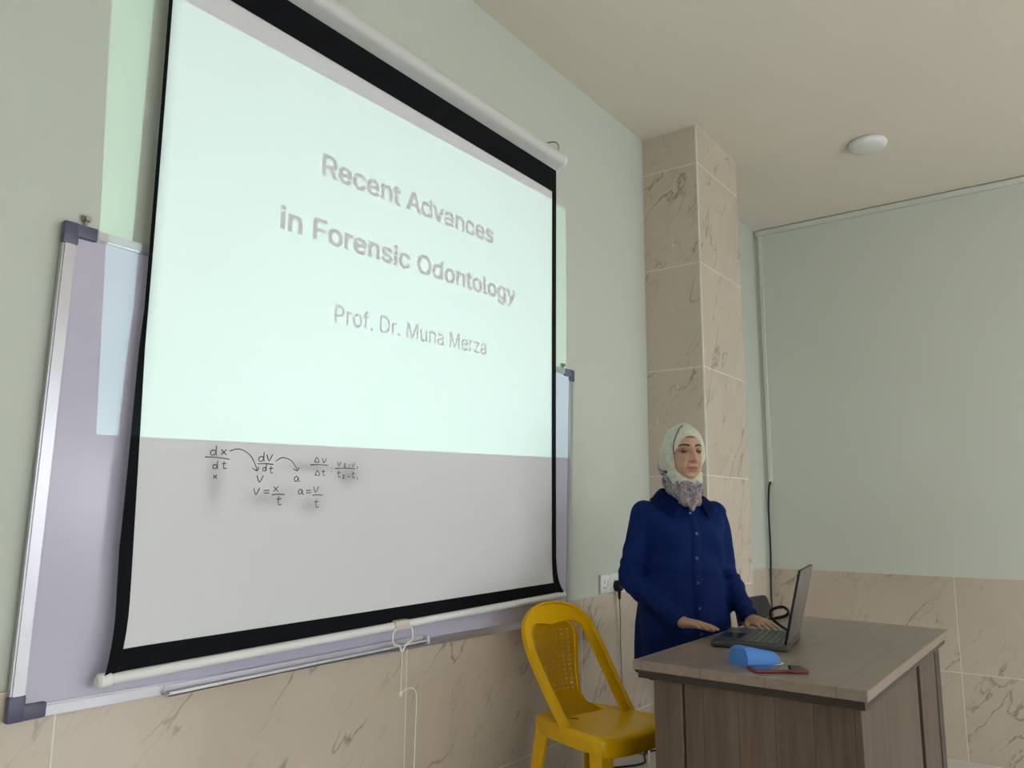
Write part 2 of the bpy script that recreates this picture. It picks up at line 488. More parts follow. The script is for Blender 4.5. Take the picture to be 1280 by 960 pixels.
# marker tray clipped to the bottom rail
bm = bm_new()
for (x0, x1, z0, z1) in ((0.031, 0.058, 1.078, 1.081), (0.055, 0.058, 1.078, 1.089), (0.031, 0.034, 1.078, 1.102)):
    vs = []
    for y in (1.18, 2.165):
        dz = (y - 1.18) * 0.012 + 0.004
        for (x, z) in ((x0, z0), (x1, z0), (x1, z1), (x0, z1)): vs.append(bm.verts.new((x, y, z + dz)))
    for f in ((0, 1, 2, 3), (4, 5, 6, 7), (0, 1, 5, 4), (1, 2, 6, 5), (2, 3, 7, 6), (3, 0, 4, 7)): bm.faces.new([vs[i] for i in f])
obj('marker_tray', bm, plain('satin_tray', (0.62, 0.60, 0.66), 0.35, 0.3), wb, True, True, 30)
bm = bm_new(); add_box(bm, 0.030, 0.060, 2.158, 2.170, 1.088, 1.116, 0.003)
obj('tray_end_cap', bm, M['grey_pl'], wb, True, True)

# ------------------------------------------------------------------ projection screen
XS = 0.058
SY0, SY1, SZT, SZB = 1.018, 3.002, 3.190, 1.160   # fabric incl. borders
scr = thing('projection_screen', 'large pull-down white projection screen with black border and lit slide', 'projection screen', (XS, 2.01, 1.15))
def sx(y, z):
    """how far the cloth stands from the wall"""
    t = (z - SZB) / (SZT - SZB)
    x = XS + 0.010 * math.sin(t * math.pi) * 0.6
    x += 0.006 * math.sin((y - 1.0) * 2.1 + t * 2.0) * (1 - t)
    r = max(0.0, (y - 2.86) / 0.14)           # right edge curls forward at the bottom
    x += 0.022 * r * r * max(0.0, 1 - t * 12) ** 1.5
    l_ = max(0.0, (1.12 - y) / 0.10); x += 0.018 * l_ * l_ * max(0.0, 1 - t * 10)
    e = max(0.0, (SY0 + BW - y) / BW); k = min(1, max(0, (t - 0.15) / 0.3)); k = k * k * (3 - 2 * k)
    x -= 0.012 * e * k                         # the left border curls back towards the wall higher up
    return x
BW, BT, BB = 0.034, 0.118, 0.058
def sy(y, z):
    t = (z - SZB) / (SZT - SZB)
    a = (y - SY0) / (SY1 - SY0)
    # sides draw in slightly at mid height, flare at the foot
    k = min(1, max(0, (t - 0.10) / 0.3))
    return y - 0.012 * a * math.sin(t * math.pi) - 0.018 * (1 - a) ** 3 * k - 0.020 * (1 - a) * max(0, 1 - t * 12) ** 2 + 0.026 * max(0, (a - 0.9) / 0.1) * max(0, 1 - t * 22) ** 2 + 0.030 * max(0.0, (SY0 + BW - y) / BW) * min(1, max(0, (t - 0.15) / 0.3))
def sz(y, z):
    t = (z - SZB) / (SZT - SZB); a = (y - SY0) / (SY1 - SY0)
    return z + 0.030 * a * max(0, 1 - t * 2.5) + 0.014 * max(0, (a - 0.96) / 0.04) ** 2 * max(0, 1 - t * 25)
def spt(y, z, off=0.0): return V((sx(y, z) + off, sy(y, z), sz(y, z)))
def cloth_patch(bm, ys, zs, off=0.0):
    g = [[bm.verts.new(spt(y, z, off)) for y in ys] for z in zs]
    for i in range(len(zs) - 1):
        for j in range(len(ys) - 1): bm.faces.new((g[i][j], g[i][j + 1], g[i + 1][j + 1], g[i + 1][j]))
def lin(a, b, n): return [a + (b - a) * i / n for i in range(n + 1)]
q = N('screen_cloth')
tc = q.n('ShaderNodeTexCoord'); sp = q.n('ShaderNodeSeparateXYZ'); q.l(tc.outputs['Object'], sp.inputs[0])
wv, _ = q.noise(q.coord(), 260, 2)
sm = None     # rubbed-out marker smudges: (y, z, radius y, radius z, strength) relative to the screen's foot
for (yy, zz, ry, rz, a) in ((1.262, 1.640, .026, .07, .55), (1.44, 1.590, .07, .026, .40), (1.60, 1.575, .05, .028, .42), (1.61, 1.690, .09, .016, .45),
                            (1.745, 1.672, .05, .034, .5), (1.42, 1.67, .05, .03, .12), (1.55, 1.62, .11, .02, .14)):
    e = q.math('ADD', q.math('POWER', q.math('DIVIDE', q.math('SUBTRACT', sp.outputs[1], yy - 2.01), ry), 2.0),
               q.math('POWER', q.math('DIVIDE', q.math('SUBTRACT', sp.outputs[2], zz - 1.15), rz), 2.0))
    g = q.math('MULTIPLY', q.math('EXPONENT', q.math('MULTIPLY', e, -1.0)), a)
    sm = g if sm is None else q.math('ADD', sm, g)
nz, _ = q.noise(q.coord('Object', (1, 1, 1), False, (0.5, 0, 0)), 14, 4)
sm = q.math('MULTIPLY', sm, q.math('ADD', q.math('MULTIPLY', nz, 1.5), 0.05), True)
q.base(q.mix(sm, (0.67, 0.665, 0.685), (0.25, 0.25, 0.26))); q.set(0.75, 0, 0.25); q.bump(wv, 0.06, 0.0008)
M['cloth'] = q.m
bm = bm_new(); cloth_patch(bm, lin(SY0, SY1, 60), lin(SZB, SZT, 60))
fab = obj('fabric', bm, M['cloth'], scr, True, True, 180)
bm = bm_new()
zs_ = lin(SZB, SZT, 60)
cloth_patch(bm, [SY0 - 0.001, SY0 + BW * 0.55, SY0 + BW], zs_, 0.0016)
cloth_patch(bm, [SY1 - BW, SY1 - BW * 0.5, SY1 + 0.001], zs_, 0.0016)
cloth_patch(bm, lin(SY0 + BW, SY1 - BW, 40), lin(SZT - BT, SZT, 4), 0.0016)
cloth_patch(bm, lin(SY0 + BW, SY1 - BW, 40), lin(SZB, SZB + BB, 4), 0.0016)
bmesh.ops.remove_doubles(bm, verts=bm.verts[:], dist=0.0005)
obj('border', bm, M['black_fab'], scr, True, True, 180)
# casing: rounded white tube box along the top
bm = bm_new()
prof = []
for (cx, cz, a0, a1) in ((0.062, 3.262, -90, 90), (0.022, 3.262, 90, 180), (0.022, 3.215, 180, 270)):
    for k in range(7):
        a = math.radians(a0 + (a1 - a0) * k / 6); r = 0.036 if cx > 0.05 else 0.020
        prof.append((cx + r * math.cos(a), cz + (r if cx > 0.05 else 0.020) * math.sin(a) + (0.016 if cz > 3.25 and cx < 0.05 else 0)))
add_loft(bm, [[V((x, y, z - 0.010)) for x, z in prof] for y in (0.955, 3.03)])
obj('casing', bm, M['grey_pl'], scr, True, True)
for (ya, yb) in ((0.930, 0.956), (3.029, 3.052)):
    bm = bm_new()
    cy_, cz_ = 0.055, 3.248
    add_loft(bm, [[V((cx_ * s + 0.052 * (1 - s), y, (z - 0.010) * s + 3.243 * (1 - s))) for cx_, z in prof]
                  for y, s in ((ya, 1.0 if ya > 3 else 0.72), (ya * .6 + yb * .4, 1.03), (ya * .2 + yb * .8, 1.03 if ya < 3 else 0.98), (yb, 1.0 if ya < 3 else 0.72))])
    obj('end_cap', bm, M['white_pl'], scr, True, True)
for hy in (1.02, 2.998):
    bm = bm_new()
    add_tube(bm, catmull([(0.0, hy, 3.345), (0.03, hy, 3.345), (0.062, hy + 0.004, 3.335), (0.070, hy + 0.012, 3.312), (0.058, hy + 0.010, 3.292), (0.050, hy - 0.03, 3.288)], 5), 0.0035, 7)
    obj('hanging_hook', bm, M['brass'], scr, True, True)
# weight bar under the cloth
def bar_z(y): return 1.151 + (y - 0.99) / (3.05 - 0.99) * 0.040
bm = bm_new()
add_tube(bm, [(0.066, y, bar_z(y)) for y in lin(1.02, 3.02, 30)], 0.0138, 16)
bar = obj('weight_bar', bm, M['white_pl'], scr, True, True)
for (ya, yb, r) in ((0.985, 1.022, 0.0180), (3.018, 3.050, 0.0150)):
    bm = bm_new(); add_cyl(bm, (0.066, ya, bar_z(ya)), (0.066, yb, bar_z(yb)), r, r, 18, 0.006)
    o = obj('bar_end_cap', bm, M['white_pl'], bar, True)
    for v_ in o.data.vertices: v_.co -= scr.location
bm = bm_new()      # clip, wire handle and pull cord
yh = 2.005
add_box(bm, 0.048, 0.086, yh - 0.035, yh + 0.035, bar_z(yh) - 0.016, bar_z(yh) + 0.019, 0.008, 2)
obj('handle_clip', bm, plain('pinkish_clip', (0.62, 0.54, 0.50), 0.4), scr, True, True)
bm = bm_new()
add_tube(bm, catmull([(0.080, yh - 0.022, 1.165), (0.082, yh - 0.045, 1.150), (0.084, yh - 0.045, 1.118), (0.083, yh - 0.015, 1.105), (0.082, yh, 1.085),
                      (0.083, yh + 0.015, 1.105), (0.084, yh + 0.045, 1.122), (0.082, yh + 0.045, 1.155), (0.080, yh + 0.022, 1.170)], 5), 0.0035, 7)
obj('pull_handle', bm, M['cord'], scr, True, True)
bm = bm_new()
add_tube(bm, catmull([(0.082, yh, 1.085), (0.080, yh + 0.001, 1.00), (0.079, yh + 0.001, 0.955)], 4), 0.002, 6)
add_ellipsoid(bm, (0.079, yh + 0.001, 0.948), 0.007, 0.007, 0.010, 8, 6)
add_tube(bm, catmull([(0.079, yh + 0.002, 0.95), (0.072, yh + 0.05, 0.958), (0.068, yh + 0.09, 0.93), (0.066, yh + 0.092, 0.80), (0.066, yh + 0.088, 0.60), (0.066, yh + 0.085, 0.40)], 5), 0.002, 6)
obj('pull_cord', bm, M['cord'], scr, True, True)

# handwriting on the cloth: marker strokes as thin ribbons lying on it
def hand_strokes():
    """strokes in a text plane: (u right, v up) in metres around a given y,z"""
    L = []
    def st(y, z, pts, s=1.0): L.append([(y + a * s, z + b * s) for a, b in pts])
    def d(y, z, s): 
        st(y, z, [(.55, .5), (.3, .6), (.08, .45), (.05, .2), (.2, .02), (.42, .12), (.55, .45)], s); st(y, z, [(.58, 1.15), (.56, .5), (.62, 0)], s)
    def x(y, z, s): st(y, z, [(0, .6), (.25, .3), (.5, 0)], s); st(y, z, [(.5, .62), (.2, .25), (0, 0)], s)
    def vv(y, z, s): st(y, z, [(0, .75), (.25, 0), (.62, .8)], s)
    def t(y, z, s): st(y, z, [(.25, 1.05), (.22, .15), (.4, 0), (.6, .1)], s); st(y, z, [(0, .68), (.55, .74)], s)
    def a(y, z, s): st(y, z, [(.5, .5), (.25, .62), (.04, .35), (.12, .04), (.35, .1), (.5, .5), (.52, .1), (.7, 0)], s)
    def bar_(y, z, w, dz=0): st(y, z, [(0, 0), (w / 2, .002 + dz / 2), (w, dz)])
    def tri(y, z, s): st(y, z, [(0, 0), (.35, .8), (.75, .02), (0, 0)], s)
    def eq(y, z, s): st(y, z, [(0, .2), (.6, .22)], s); st(y, z, [(0, .5), (.6, .52)], s)
    k = .034
    d(1.222, 1.703, k); x(1.258, 1.708, k); bar_(1.206, 1.696, .080, -.004); d(1.232, 1.652, k * .8); t(1.262, 1.655, k * .8)
    x(1.236, 1.615, k * .7)
    d(1.386, 1.690, k); vv(1.416, 1.695, k); bar_(1.384, 1.680, .058, .001); d(1.402, 1.652, k * .7); t(1.426, 1.645, k * .8)
    st(0, 0, [(1.285, 1.724), (1.318, 1.735), (1.355, 1.715), (1.376, 1.675), (1.382, 1.655)]); st(0, 0, [(1.366, 1.662), (1.383, 1.652), (1.388, 1.668)])
    st(0, 0, [(1.448, 1.694), (1.475, 1.712), (1.510, 1.700), (1.533, 1.664)]); st(0, 0, [(1.518, 1.667), (1.534, 1.660), (1.540, 1.675)])
    vv(1.384, 1.606, k * 1.05); a(1.522, 1.614, k)
    tri(1.602, 1.702, k * .75); vv(1.634, 1.700, k * .8); bar_(1.585, 1.688, .075, .002); tri(1.606, 1.645, k * .75); t(1.634, 1.645, k * .7)
    st(0, 0, [(1.674, 1.680), (1.677, 1.678)]); st(0, 0, [(1.674, 1.668), (1.677, 1.667)])
    vv(1.700, 1.690, k * .7); st(1.728, 1.688, [(0, .5), (.25, .6), (.3, .35), (0, 0), (.4, 0)], k * .7); bar_(1.748, 1.695, .010); vv(1.764, 1.690, k * .7); st(1.79, 1.682, [(0, .5), (0, 0)], k * .7)
    bar_(1.690, 1.678, .090, .004); t(1.700, 1.640, k * .8); st(1.724, 1.636, [(0, .5), (.25, .6), (.3, .35), (0, 0), (.4, 0)], k * .7); bar_(1.746, 1.644, .012); t(1.764, 1.640, k * .8); st(1.792, 1.632, [(0, .5), (0, 0)], k * .7)
    vv(1.374, 1.556, k); eq(1.410, 1.556, k); x(1.446, 1.570, k); bar_(1.440, 1.556, .050, .002); t(1.458, 1.515, k)
    a(1.540, 1.560, k); eq(1.572, 1.560, k); vv(1.602, 1.570, k); bar_(1.598, 1.556, .042, .002); t(1.606, 1.505, k)
    return L
bm = bm_new()
for pts in hand_strokes():
    pp = catmull([V((0, a + 0.05 * (1.8 - a), 1.695 + 0.72 * (b - 1.690))) for a, b in pts], 4)
    w = 0.0018
    prev = None
    for i, p in enumerate(pp):
        d_ = (pp[min(i + 1, len(pp) - 1)] - pp[max(i - 1, 0)]).normalized()
        n_ = V((0, -d_.z, d_.y)) * w * (0.8 + 0.35 * noise.noise(p * 40))
        a_, b_ = (p + n_), (p - n_)
        va, vb = bm.verts.new(spt(a_.y, a_.z, 0.0012)), bm.verts.new(spt(b_.y, b_.z, 0.0012))
        if prev: bm.faces.new((prev[0], va, vb, prev[1]))
        prev = (va, vb)
hw = obj('handwriting', bm, M['ink'], scr, False, True)
hw['kind'] = 'stuff'; hw['label'] = 'grey handwritten motion formulas with curved arrows'

# ------------------------------------------------------------------ wall fittings
ws = thing('wall_socket', 'white double wall socket just above the beige tiles by the board', 'socket', (0.0, 3.57, 1.2))
for (y0, y1) in ((3.468, 3.566), (3.569, 3.662)):
    bm = bm_new(); add_box(bm, 0.0, 0.014, y0, y1, 1.157, 1.247, 0.003, 2)
    pl = obj('face_plate', bm, M['white_pl'], ws, True, True)
    ym = (y0 + y1) / 2
    bm = bm_new(); add_box(bm, 0.013, 0.0175, ym + 0.014, ym + 0.034, 1.188, 1.222, 0.002)
    o = obj('rocker_switch', bm, M['white_pl'], pl, True)
    for v_ in o.data.vertices: v_.co -= ws.location
    bm = bm_new()
    add_box(bm, 0.0135, 0.0146, ym - 0.014, ym - 0.009, 1.203, 1.219); add_box(bm, 0.0135, 0.0146, ym - 0.026, ym - 0.017, 1.180, 1.185)
    add_box(bm, 0.0135, 0.0146, ym - 0.006, ym + 0.003, 1.180, 1.185)
    o = obj('pin_slot', bm, M['dark'], pl, False)
    for v_ in o.data.vertices: v_.co -= ws.location
pg = thing('power_plug', 'black three-pin mains plug with long grey lead in the wall socket', 'plug', (0.016, 3.617, 1.19))
bm = bm_new()
n_ = 16
def oval(x, ry, rz, cz=1.186): return [V((x, 3.617 + ry * math.cos(2 * math.pi * k / n_), cz + rz * math.sin(2 * math.pi * k / n_) * (1.0 if math.sin(2 * math.pi * k / n_) > 0 else 1.1))) for k in range(n_)]
add_loft(bm, [oval(0.0150, 0.026, 0.026), oval(0.026, 0.028, 0.028), oval(0.040, 0.026, 0.026), oval(0.052, 0.018, 0.018)])
obj('plug_body', bm, M['black_pl'], pg, True, True, 60)
bm = bm_new(); add_tube(bm, [(0.034, 3.617, 1.168), (0.034, 3.618, 1.145), (0.034, 3.619, 1.120)], [0.011, 0.008, 0.006], 10)
obj('strain_relief', bm, M['black_pl'], pg, True, True)
M['lead'] = plain('grey_lead', (0.30, 0.285, 0.26), 0.5)
bm = bm_new()
add_tube(bm, catmull([(0.034, 3.619, 1.122), (0.03, 3.632, 1.03), (0.024, 3.640, 0.93), (0.022, 3.648, 0.82), (0.024, 3.654, 0.70), (0.026, 3.690, 0.56), (0.03, 3.70, 0.44), (0.05, 3.72, 0.372), (0.12, 3.74, 0.366)], 6), 0.0036, 7)
obj('lead', bm, M['lead'], pg, True, True)
# loose cables on the platform beside the pillar
bm = bm_new()
add_tube(bm, catmull([(0.20, 3.58, 0.366), (0.14, 3.70, 0.40), (0.10, 3.80, 0.44), (0.09, 3.76, 0.50), (0.09, 3.70, 0.58), (0.10, 3.74, 0.50), (0.17, 3.86, 0.368), (0.30, 3.93, 0.366), (0.5, 3.95, 0.366)], 6), 0.0045, 7)
tag(obj('extension_cable', bm, M['cord'], None), 'white cable looping down to the floor behind yellow chair', 'cable')
bm = bm_new()
add_tube(bm, catmull([(0.08, 3.45, 0.366), (0.16, 3.60, 0.366), (0.10, 3.74, 0.372), (0.18, 3.84, 0.372), (0.30, 3.80, 0.366), (0.22, 3.70, 0.374), (0.34, 3.66, 0.366), (0.6, 3.80, 0.366)], 6), 0.005, 7)
tag(obj('floor_cable', bm, M['black_pl'], None), 'black cable tangled on the floor behind yellow chair', 'cable')

# white cable trunking: under the ceiling on the back wall and down the corner
M['trunk'] = plain('aged_trunking', (0.60, 0.615, 0.55), 0.5, var=0.02)
tr = thing('cable_trunking', 'white plastic cable trunking along ceiling corner and down the back wall', 'trunking', (0.03, D, H))
bm = bm_new(); add_box(bm, 0.020, 7.9, D - 0.024, D, H - 0.048, H - 0.006, 0.003)
obj('ceiling_run', bm, M['trunk'], tr, True, True)
bm = bm_new(); add_box(bm, 0.034, 0.064, D - 0.018, D, 1.79, H - 0.048, 0.003)
obj('corner_run', bm, M['trunk'], tr, True, True)

# ceiling access point
ap = thing('access_point', 'round white wireless unit fixed on the ceiling', 'access point', (1.105, 4.86, H))
bm = bm_new()
add_loft(bm, [[V((r * math.cos(2 * math.pi * k / 40), r * math.sin(2 * math.pi * k / 40), z)) for k in range(40)] for r, z in
              ((0.098, 0.0), (0.106, -0.004), (0.109, -0.016), (0.104, -0.030), (0.092, -0.040), (0.070, -0.046), (0.03, -0.049))])
obj('shell', bm, M['white_pl'], ap, True, False, 60)
bm = bm_new()
for k in range(3):
    a = math.radians(100 + k * 9)
    p = V((0.1085 * math.cos(a), 0.1085 * math.sin(a), -0.014))
    add_cyl(bm, p * 0.98, p * 1.012, 0.004, 0.004, 8)
obj('vent_hole', bm, M['dark'], ap)

# ------------------------------------------------------------------ desk
DX0, DX1, DY0, DY1, DZ = 0.832, 1.510, 2.240, 3.590, 1.110
desk = thing('desk', 'dark wood-grain laminate desk on the platform in front of the woman', 'desk', (1.17, 2.92, PLZ))
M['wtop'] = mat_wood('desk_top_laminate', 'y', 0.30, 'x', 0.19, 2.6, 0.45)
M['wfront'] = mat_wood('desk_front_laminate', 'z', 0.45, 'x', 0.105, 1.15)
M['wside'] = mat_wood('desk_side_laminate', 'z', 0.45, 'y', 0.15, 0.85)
M['wedge'] = mat_wood('desk_edge_laminate', 'y', 0.4, None, 0.1, 0.9)
M['wdark'] = plain('desk_dark_edge', (0.035, 0.024, 0.018), 0.4)
bm = bm_new(); add_box(bm, DX0, DX1, DY0, DY1, DZ - 0.028, DZ, 0.002)
# corners follow the real, slightly skewed top
for v_ in bm.verts:
    if v_.co.y > 3 and v_.co.x < 1: v_.co.y += 0.05
    if v_.co.y < 3 and v_.co.x > 1: v_.co.y -= 0.014
obj('desk_top', bm, M['wtop'], desk, False, True)
bm = bm_new(); add_box(bm, DX0 + 0.012, DX1 - 0.012, DY0 + 0.012, DY1 - 0.02, DZ - 0.052, DZ - 0.028, 0.001)
for v_ in bm.verts:
    if v_.co.y < 3 and v_.co.x > 1: v_.co.y -= 0.012
obj('under_edge', bm, M['wdark'], desk, False, True)
zt = DZ - 0.052
def panel(name, x0, x1, y0, y1, mat, z0=PLZ, z1=zt, bev=0.0015):
    bm = bm_new(); add_box(bm, x0, x1, y0, y1, z0, z1, bev)
    return obj(name, bm, mat, desk, False, True)
panel('corner_post', DX0 + 0.056, DX0 + 0.145, DY0 + 0.030, DY0 + 0.060, M['wfront'])
panel('recess_strip', DX0 + 0.145, DX0 + 0.156, DY0 + 0.055, DY0 + 0.065, M['dark'])
panel('front_panel', DX0 + 0.150, DX1 - 0.030, DY0 + 0.040, DY0 + 0.058, M['wfront'])
panel('side_panel', DX1 - 0.048, DX1 - 0.0305, DY0 + 0.0575, DY1 - 0.53, M['wside'])
panel('recess_strip', DX1 - 0.050, DX1 - 0.040, DY1 - 0.53, DY1 - 0.47, M['dark'])
panel('side_panel', DX1 - 0.048, DX1 - 0.030, DY1 - 0.475, DY1 - 0.170, M['wside'])
panel('back_post', DX1 - 0.048, DX1 - 0.026, DY1 - 0.170, DY1 - 0.085, M['wdark'])
panel('leg_panel', DX0 + 0.056, DX0 + 0.074, DY0 + 0.060, DY1 - 0.12, M['wside'])

# ------------------------------------------------------------------ laptop
LZ = DZ
lap = thing('laptop', 'open dark grey laptop with black keyboard on the wooden desk', 'laptop', (1.022, 2.810, LZ), math.radians(10.0))
# local frame: hinge at +x, user at -x, width along y
lw, ld, lt = 0.355, 0.250, 0.021
M['lapgrey'] = plain('laptop_grey_metal', (0.060, 0.060, 0.060), 0.36, 0.2)
M['lapback'] = plain('laptop_lid_metal', (0.17, 0.158, 0.145), 0.42, 0.35)
M['key'] = plain('laptop_keys', (0.045, 0.045, 0.047), 0.4)
M['pad'] = plain('touchpad', (0.035, 0.04, 0.055), 0.15)
bm = bm_new(); add_box(bm, -ld / 2, ld / 2, -lw / 2, lw / 2, 0.003, lt, 0.004, 2)
base = obj('base', bm, M['lapgrey'], lap)
for k in range(4):
    bm = bm_new(); sxn = (-1, 1)[k % 2]; syn = (-1, 1)[k // 2]
    add_cyl(bm, (sxn * 0.105, syn * 0.155, 0.0), (sxn * 0.105, syn * 0.155, 0.004), 0.008, None, 10)
    obj('foot', bm, M['black_pl'], base)
bm = bm_new(); add_box(bm, -0.030, 0.094, -lw / 2 + 0.018, lw / 2 - 0.018, lt - 0.0015, lt + 0.0006, 0.001)
kb = obj('keyboard_well', bm, M['black_pl'], base)
krow = [(0.094 - 0.0205 * r) for r in range(6)]
_keys = {}
for r in range(6):
    ncol = (15, 14, 14, 13, 13, 9)[r]
    wk = (lw - 0.040) / ncol
    for c_ in range(ncol):
        yk0 = -lw / 2 + 0.020 + c_ * wk
        kk = (r == 0, ncol)
        hx = 0.0065 if r == 0 else 0.0088
        if kk not in _keys:
            bm = bm_new(); add_box(bm, -hx, hx, -wk / 2 + 0.0013, wk / 2 - 0.0013, -0.001, 0.0022, 0.0006)
            _keys[kk] = mesh_from(bm, 'key', M['key'], False)
        o = bpy.data.objects.new('key', _keys[kk]); COL.objects.link(o)
        o.location = (krow[r] - 0.011, yk0 + wk / 2, lt + 0.0008); o.parent = base
bm = bm_new(); add_box(bm, -0.115, -0.042, -0.075, 0.035, lt - 0.001, lt + 0.0005, 0.0004)
obj('touchpad', bm, M['pad'], base)
bm = bm_new(); add_cyl(bm, (ld / 2 - 0.006, -0.13, lt + 0.002), (ld / 2 - 0.006, 0.13, lt + 0.002), 0.006, None, 12)
obj('hinge', bm, M['black_pl'], lap)
TILT = math.radians(13)
Rt = Matrix.Translation((ld / 2 - 0.006, 0, lt + 0.004)) @ Matrix.Rotation(TILT, 4, 'Y')
def lid_part(name, x0, x1, y0, y1, z0, z1, mat, bev=0.0, par=None):
    bm = bm_new(); add_box(bm, x0, x1, y0, y1, z0, z1, bev, 2); bm.transform(Rt); return obj(name, bm, mat, par or lap)
lid = lid_part('lid', -0.001, 0.006, -lw / 2, lw / 2, 0.0, 0.243, M['lapback'], 0.002)
lid_part('bezel', -0.0050, 0.0030, -lw / 2 - 0.0006, lw / 2 + 0.0006, -0.001, 0.2436, M['black_pl'], 0.001, lid)
scrm = N('laptop_display'); scrm.base((0.02, 0.022, 0.025)); scrm.set(0.12)
scrm.b.inputs['Emission Color'].default_value = (0.75, 0.9, 0.85, 1); scrm.b.inputs['Emission Strength'].default_value = 0.5
lid_part('display', -0.0056, -0.0045, -lw / 2 + 0.010, lw / 2 - 0.010, 0.016, 0.232, scrm.m, 0, lid)

# video cable hanging out of the corner trunking down to the floor behind the desk
bm = bm_new()
add_tube(bm, catmull([(0.049, D - 0.010, 1.788), (0.040, D - 0.024, 1.74), (0.034, D - 0.035, 1.60), (0.036, D - 0.040, 1.45), (0.034, D - 0.035, 1.25), (0.028, D - 0.035, 1.10),
                      (0.030, D - 0.05, 0.85), (0.06, 5.90, 0.50), (0.10, 5.86, 0.20), (0.16, 5.80, 0.010), (0.40, 5.40, 0.009), (0.62, 4.60, 0.009)], 8), 0.0075, 9)
tag(obj('video_cable', bm, M['black_pl'], None), 'black cable hanging straight down the room corner below the white trunking', 'cable')
# its other end lies in a loop on the desk top beside the laptop
bm = bm_new()
LOOP = [(0.905, 3.60, 1.1185), (0.895, 3.50, 1.1185), (0.895, 3.42, 1.119), (0.905, 3.34, 1.126), (0.935, 3.20, 1.142), (0.985, 3.12, 1.156), (1.030, 3.10, 1.170), (1.044, 3.10, 1.188), (1.026, 3.10, 1.203), (0.995, 3.10, 1.197),
        (0.968, 3.12, 1.178), (0.972, 3.13, 1.152), (1.010, 3.10, 1.134), (1.065, 3.04, 1.123), (1.110, 2.985, 1.121)]
add_tube(bm, catmull(LOOP, 7), 0.0058, 9)
tag(obj('laptop_cable', bm, M['black_pl'], None), 'thick black cable standing in a loop on the desk behind laptop', 'cable')

# ------------------------------------------------------------------ phone and face mask on the desk
ph = thing('phone', 'smartphone in a dark red case lying on the desk', 'phone', (1.243, 2.345, DZ), math.radians(-53))
M['red'] = plain('dark_red_case', (0.16, 0.012, 0.025), 0.35)
bm = bm_new(); add_box(bm, -0.038, 0.038, -0.078, 0.078, 0.0, 0.0095, 0.004, 3)
obj('case', bm, M['red'], ph)
pg_ = N('phone_glass'); pg_.base((0.012, 0.013, 0.016)); pg_.set(0.04, 0, 0.8); M['pglass'] = pg_.m
bm = bm_new(); add_box(bm, -0.034, 0.034, -0.074, 0.074, 0.0088, 0.0100, 0.0005)
obj('screen', bm, M['pglass'], ph)
bm = bm_new(); add_box(bm, 0.0365, 0.0388, 0.012, 0.032, 0.0035, 0.0065, 0.0008)
obj('side_button', bm, M['black_pl'], ph)

mk = thing('face_mask', 'light blue disposable face mask folded on the desk near laptop', 'mask', (1.150, 2.420, DZ), math.radians(-22))
q = N('mask_fabric'); v = q.coord('Object', (1, 1, 1)); f, _ = q.noise(v, 40, 3); w_, _ = q.noise(v, 600, 1)
q.base(q.mix(f, (0.15, 0.40, 0.92), (0.20, 0.47, 0.98))); q.set(0.7, 0, 0.25); q.bump(w_, 0.15, 0.0006)
M['mask'] = q.m
bm = bm_new()     # folded in half, standing like a tent: rounded top ridge, open triangular end
def msec(y, w, h, flat):
    n = 14; pts = []
    for k in range(n):
        a = math.pi * k / (n - 1)
        x = w * math.cos(a); z = h * min(1.0, 1.30 * max(0.0, math.sin(a))) ** flat
        pts.append(V((x, y, max(z, 0.0))))
    return pts
outer = []
for i, y in enumerate(lin(-0.070, 0.070, 12)):
    t = i / 12
    w = 0.038 + 0.010 * math.sin(t * 3.0); h = 0.052 * (1 - 0.55 * t ** 2) + 0.003 * math.sin(t * 9)
    outer.append(msec(y, w, h, 0.75 + 0.2 * t))
vr = [[bm.verts.new(p) for p in r] for r in outer]
for a, b in zip(vr, vr[1:]):
    for i in range(len(a) - 1): bm.faces.new((a[i], a[i + 1], b[i + 1], b[i]))
# the tucked-in gusset at the near end
ce = bm.verts.new((0.004, -0.0715, 0.024))
for i in range(len(vr[0]) - 1): bm.faces.new((vr[0][i], vr[0][i + 1], ce))
bm.faces.new((vr[0][-1], vr[0][0], ce))
ce2 = bm.verts.new((0.0, 0.072, 0.010))
for i in range(len(vr[-1]) - 1): bm.faces.new((vr[-1][i], vr[-1][i + 1], ce2))
bmesh.ops.solidify(bm, geom=bm.faces[:], thickness=0.0015)
obj('folded_sheet', bm, M['mask'], mk, True, False, 35)
bm = bm_new()
add_tube(bm, catmull([(0.030, 0.070, 0.004), (0.055, 0.060, 0.003), (0.062, 0.0, 0.003), (0.050, -0.050, 0.003), (0.030, -0.070, 0.004)], 5), 0.0015, 6)
obj('ear_loop', bm, M['white_pl'], mk)
ROT_CHAIR = math.radians(-12)

# ------------------------------------------------------------------ yellow plastic chair
q = N('yellow_plastic'); v = q.coord(); f, _ = q.noise(v, 5, 4)
q.base(q.mix(f, (0.74, 0.41, 0.003), (0.80, 0.46, 0.005))); q.set(0.28, 0, 0.32); M['yel'] = q.m
ych = thing('plastic_chair', 'yellow plastic chair with perforated back standing against the tiled wall', 'chair', (0.459, 2.676, PLZ), ROT_CHAIR)
SH = 0.44
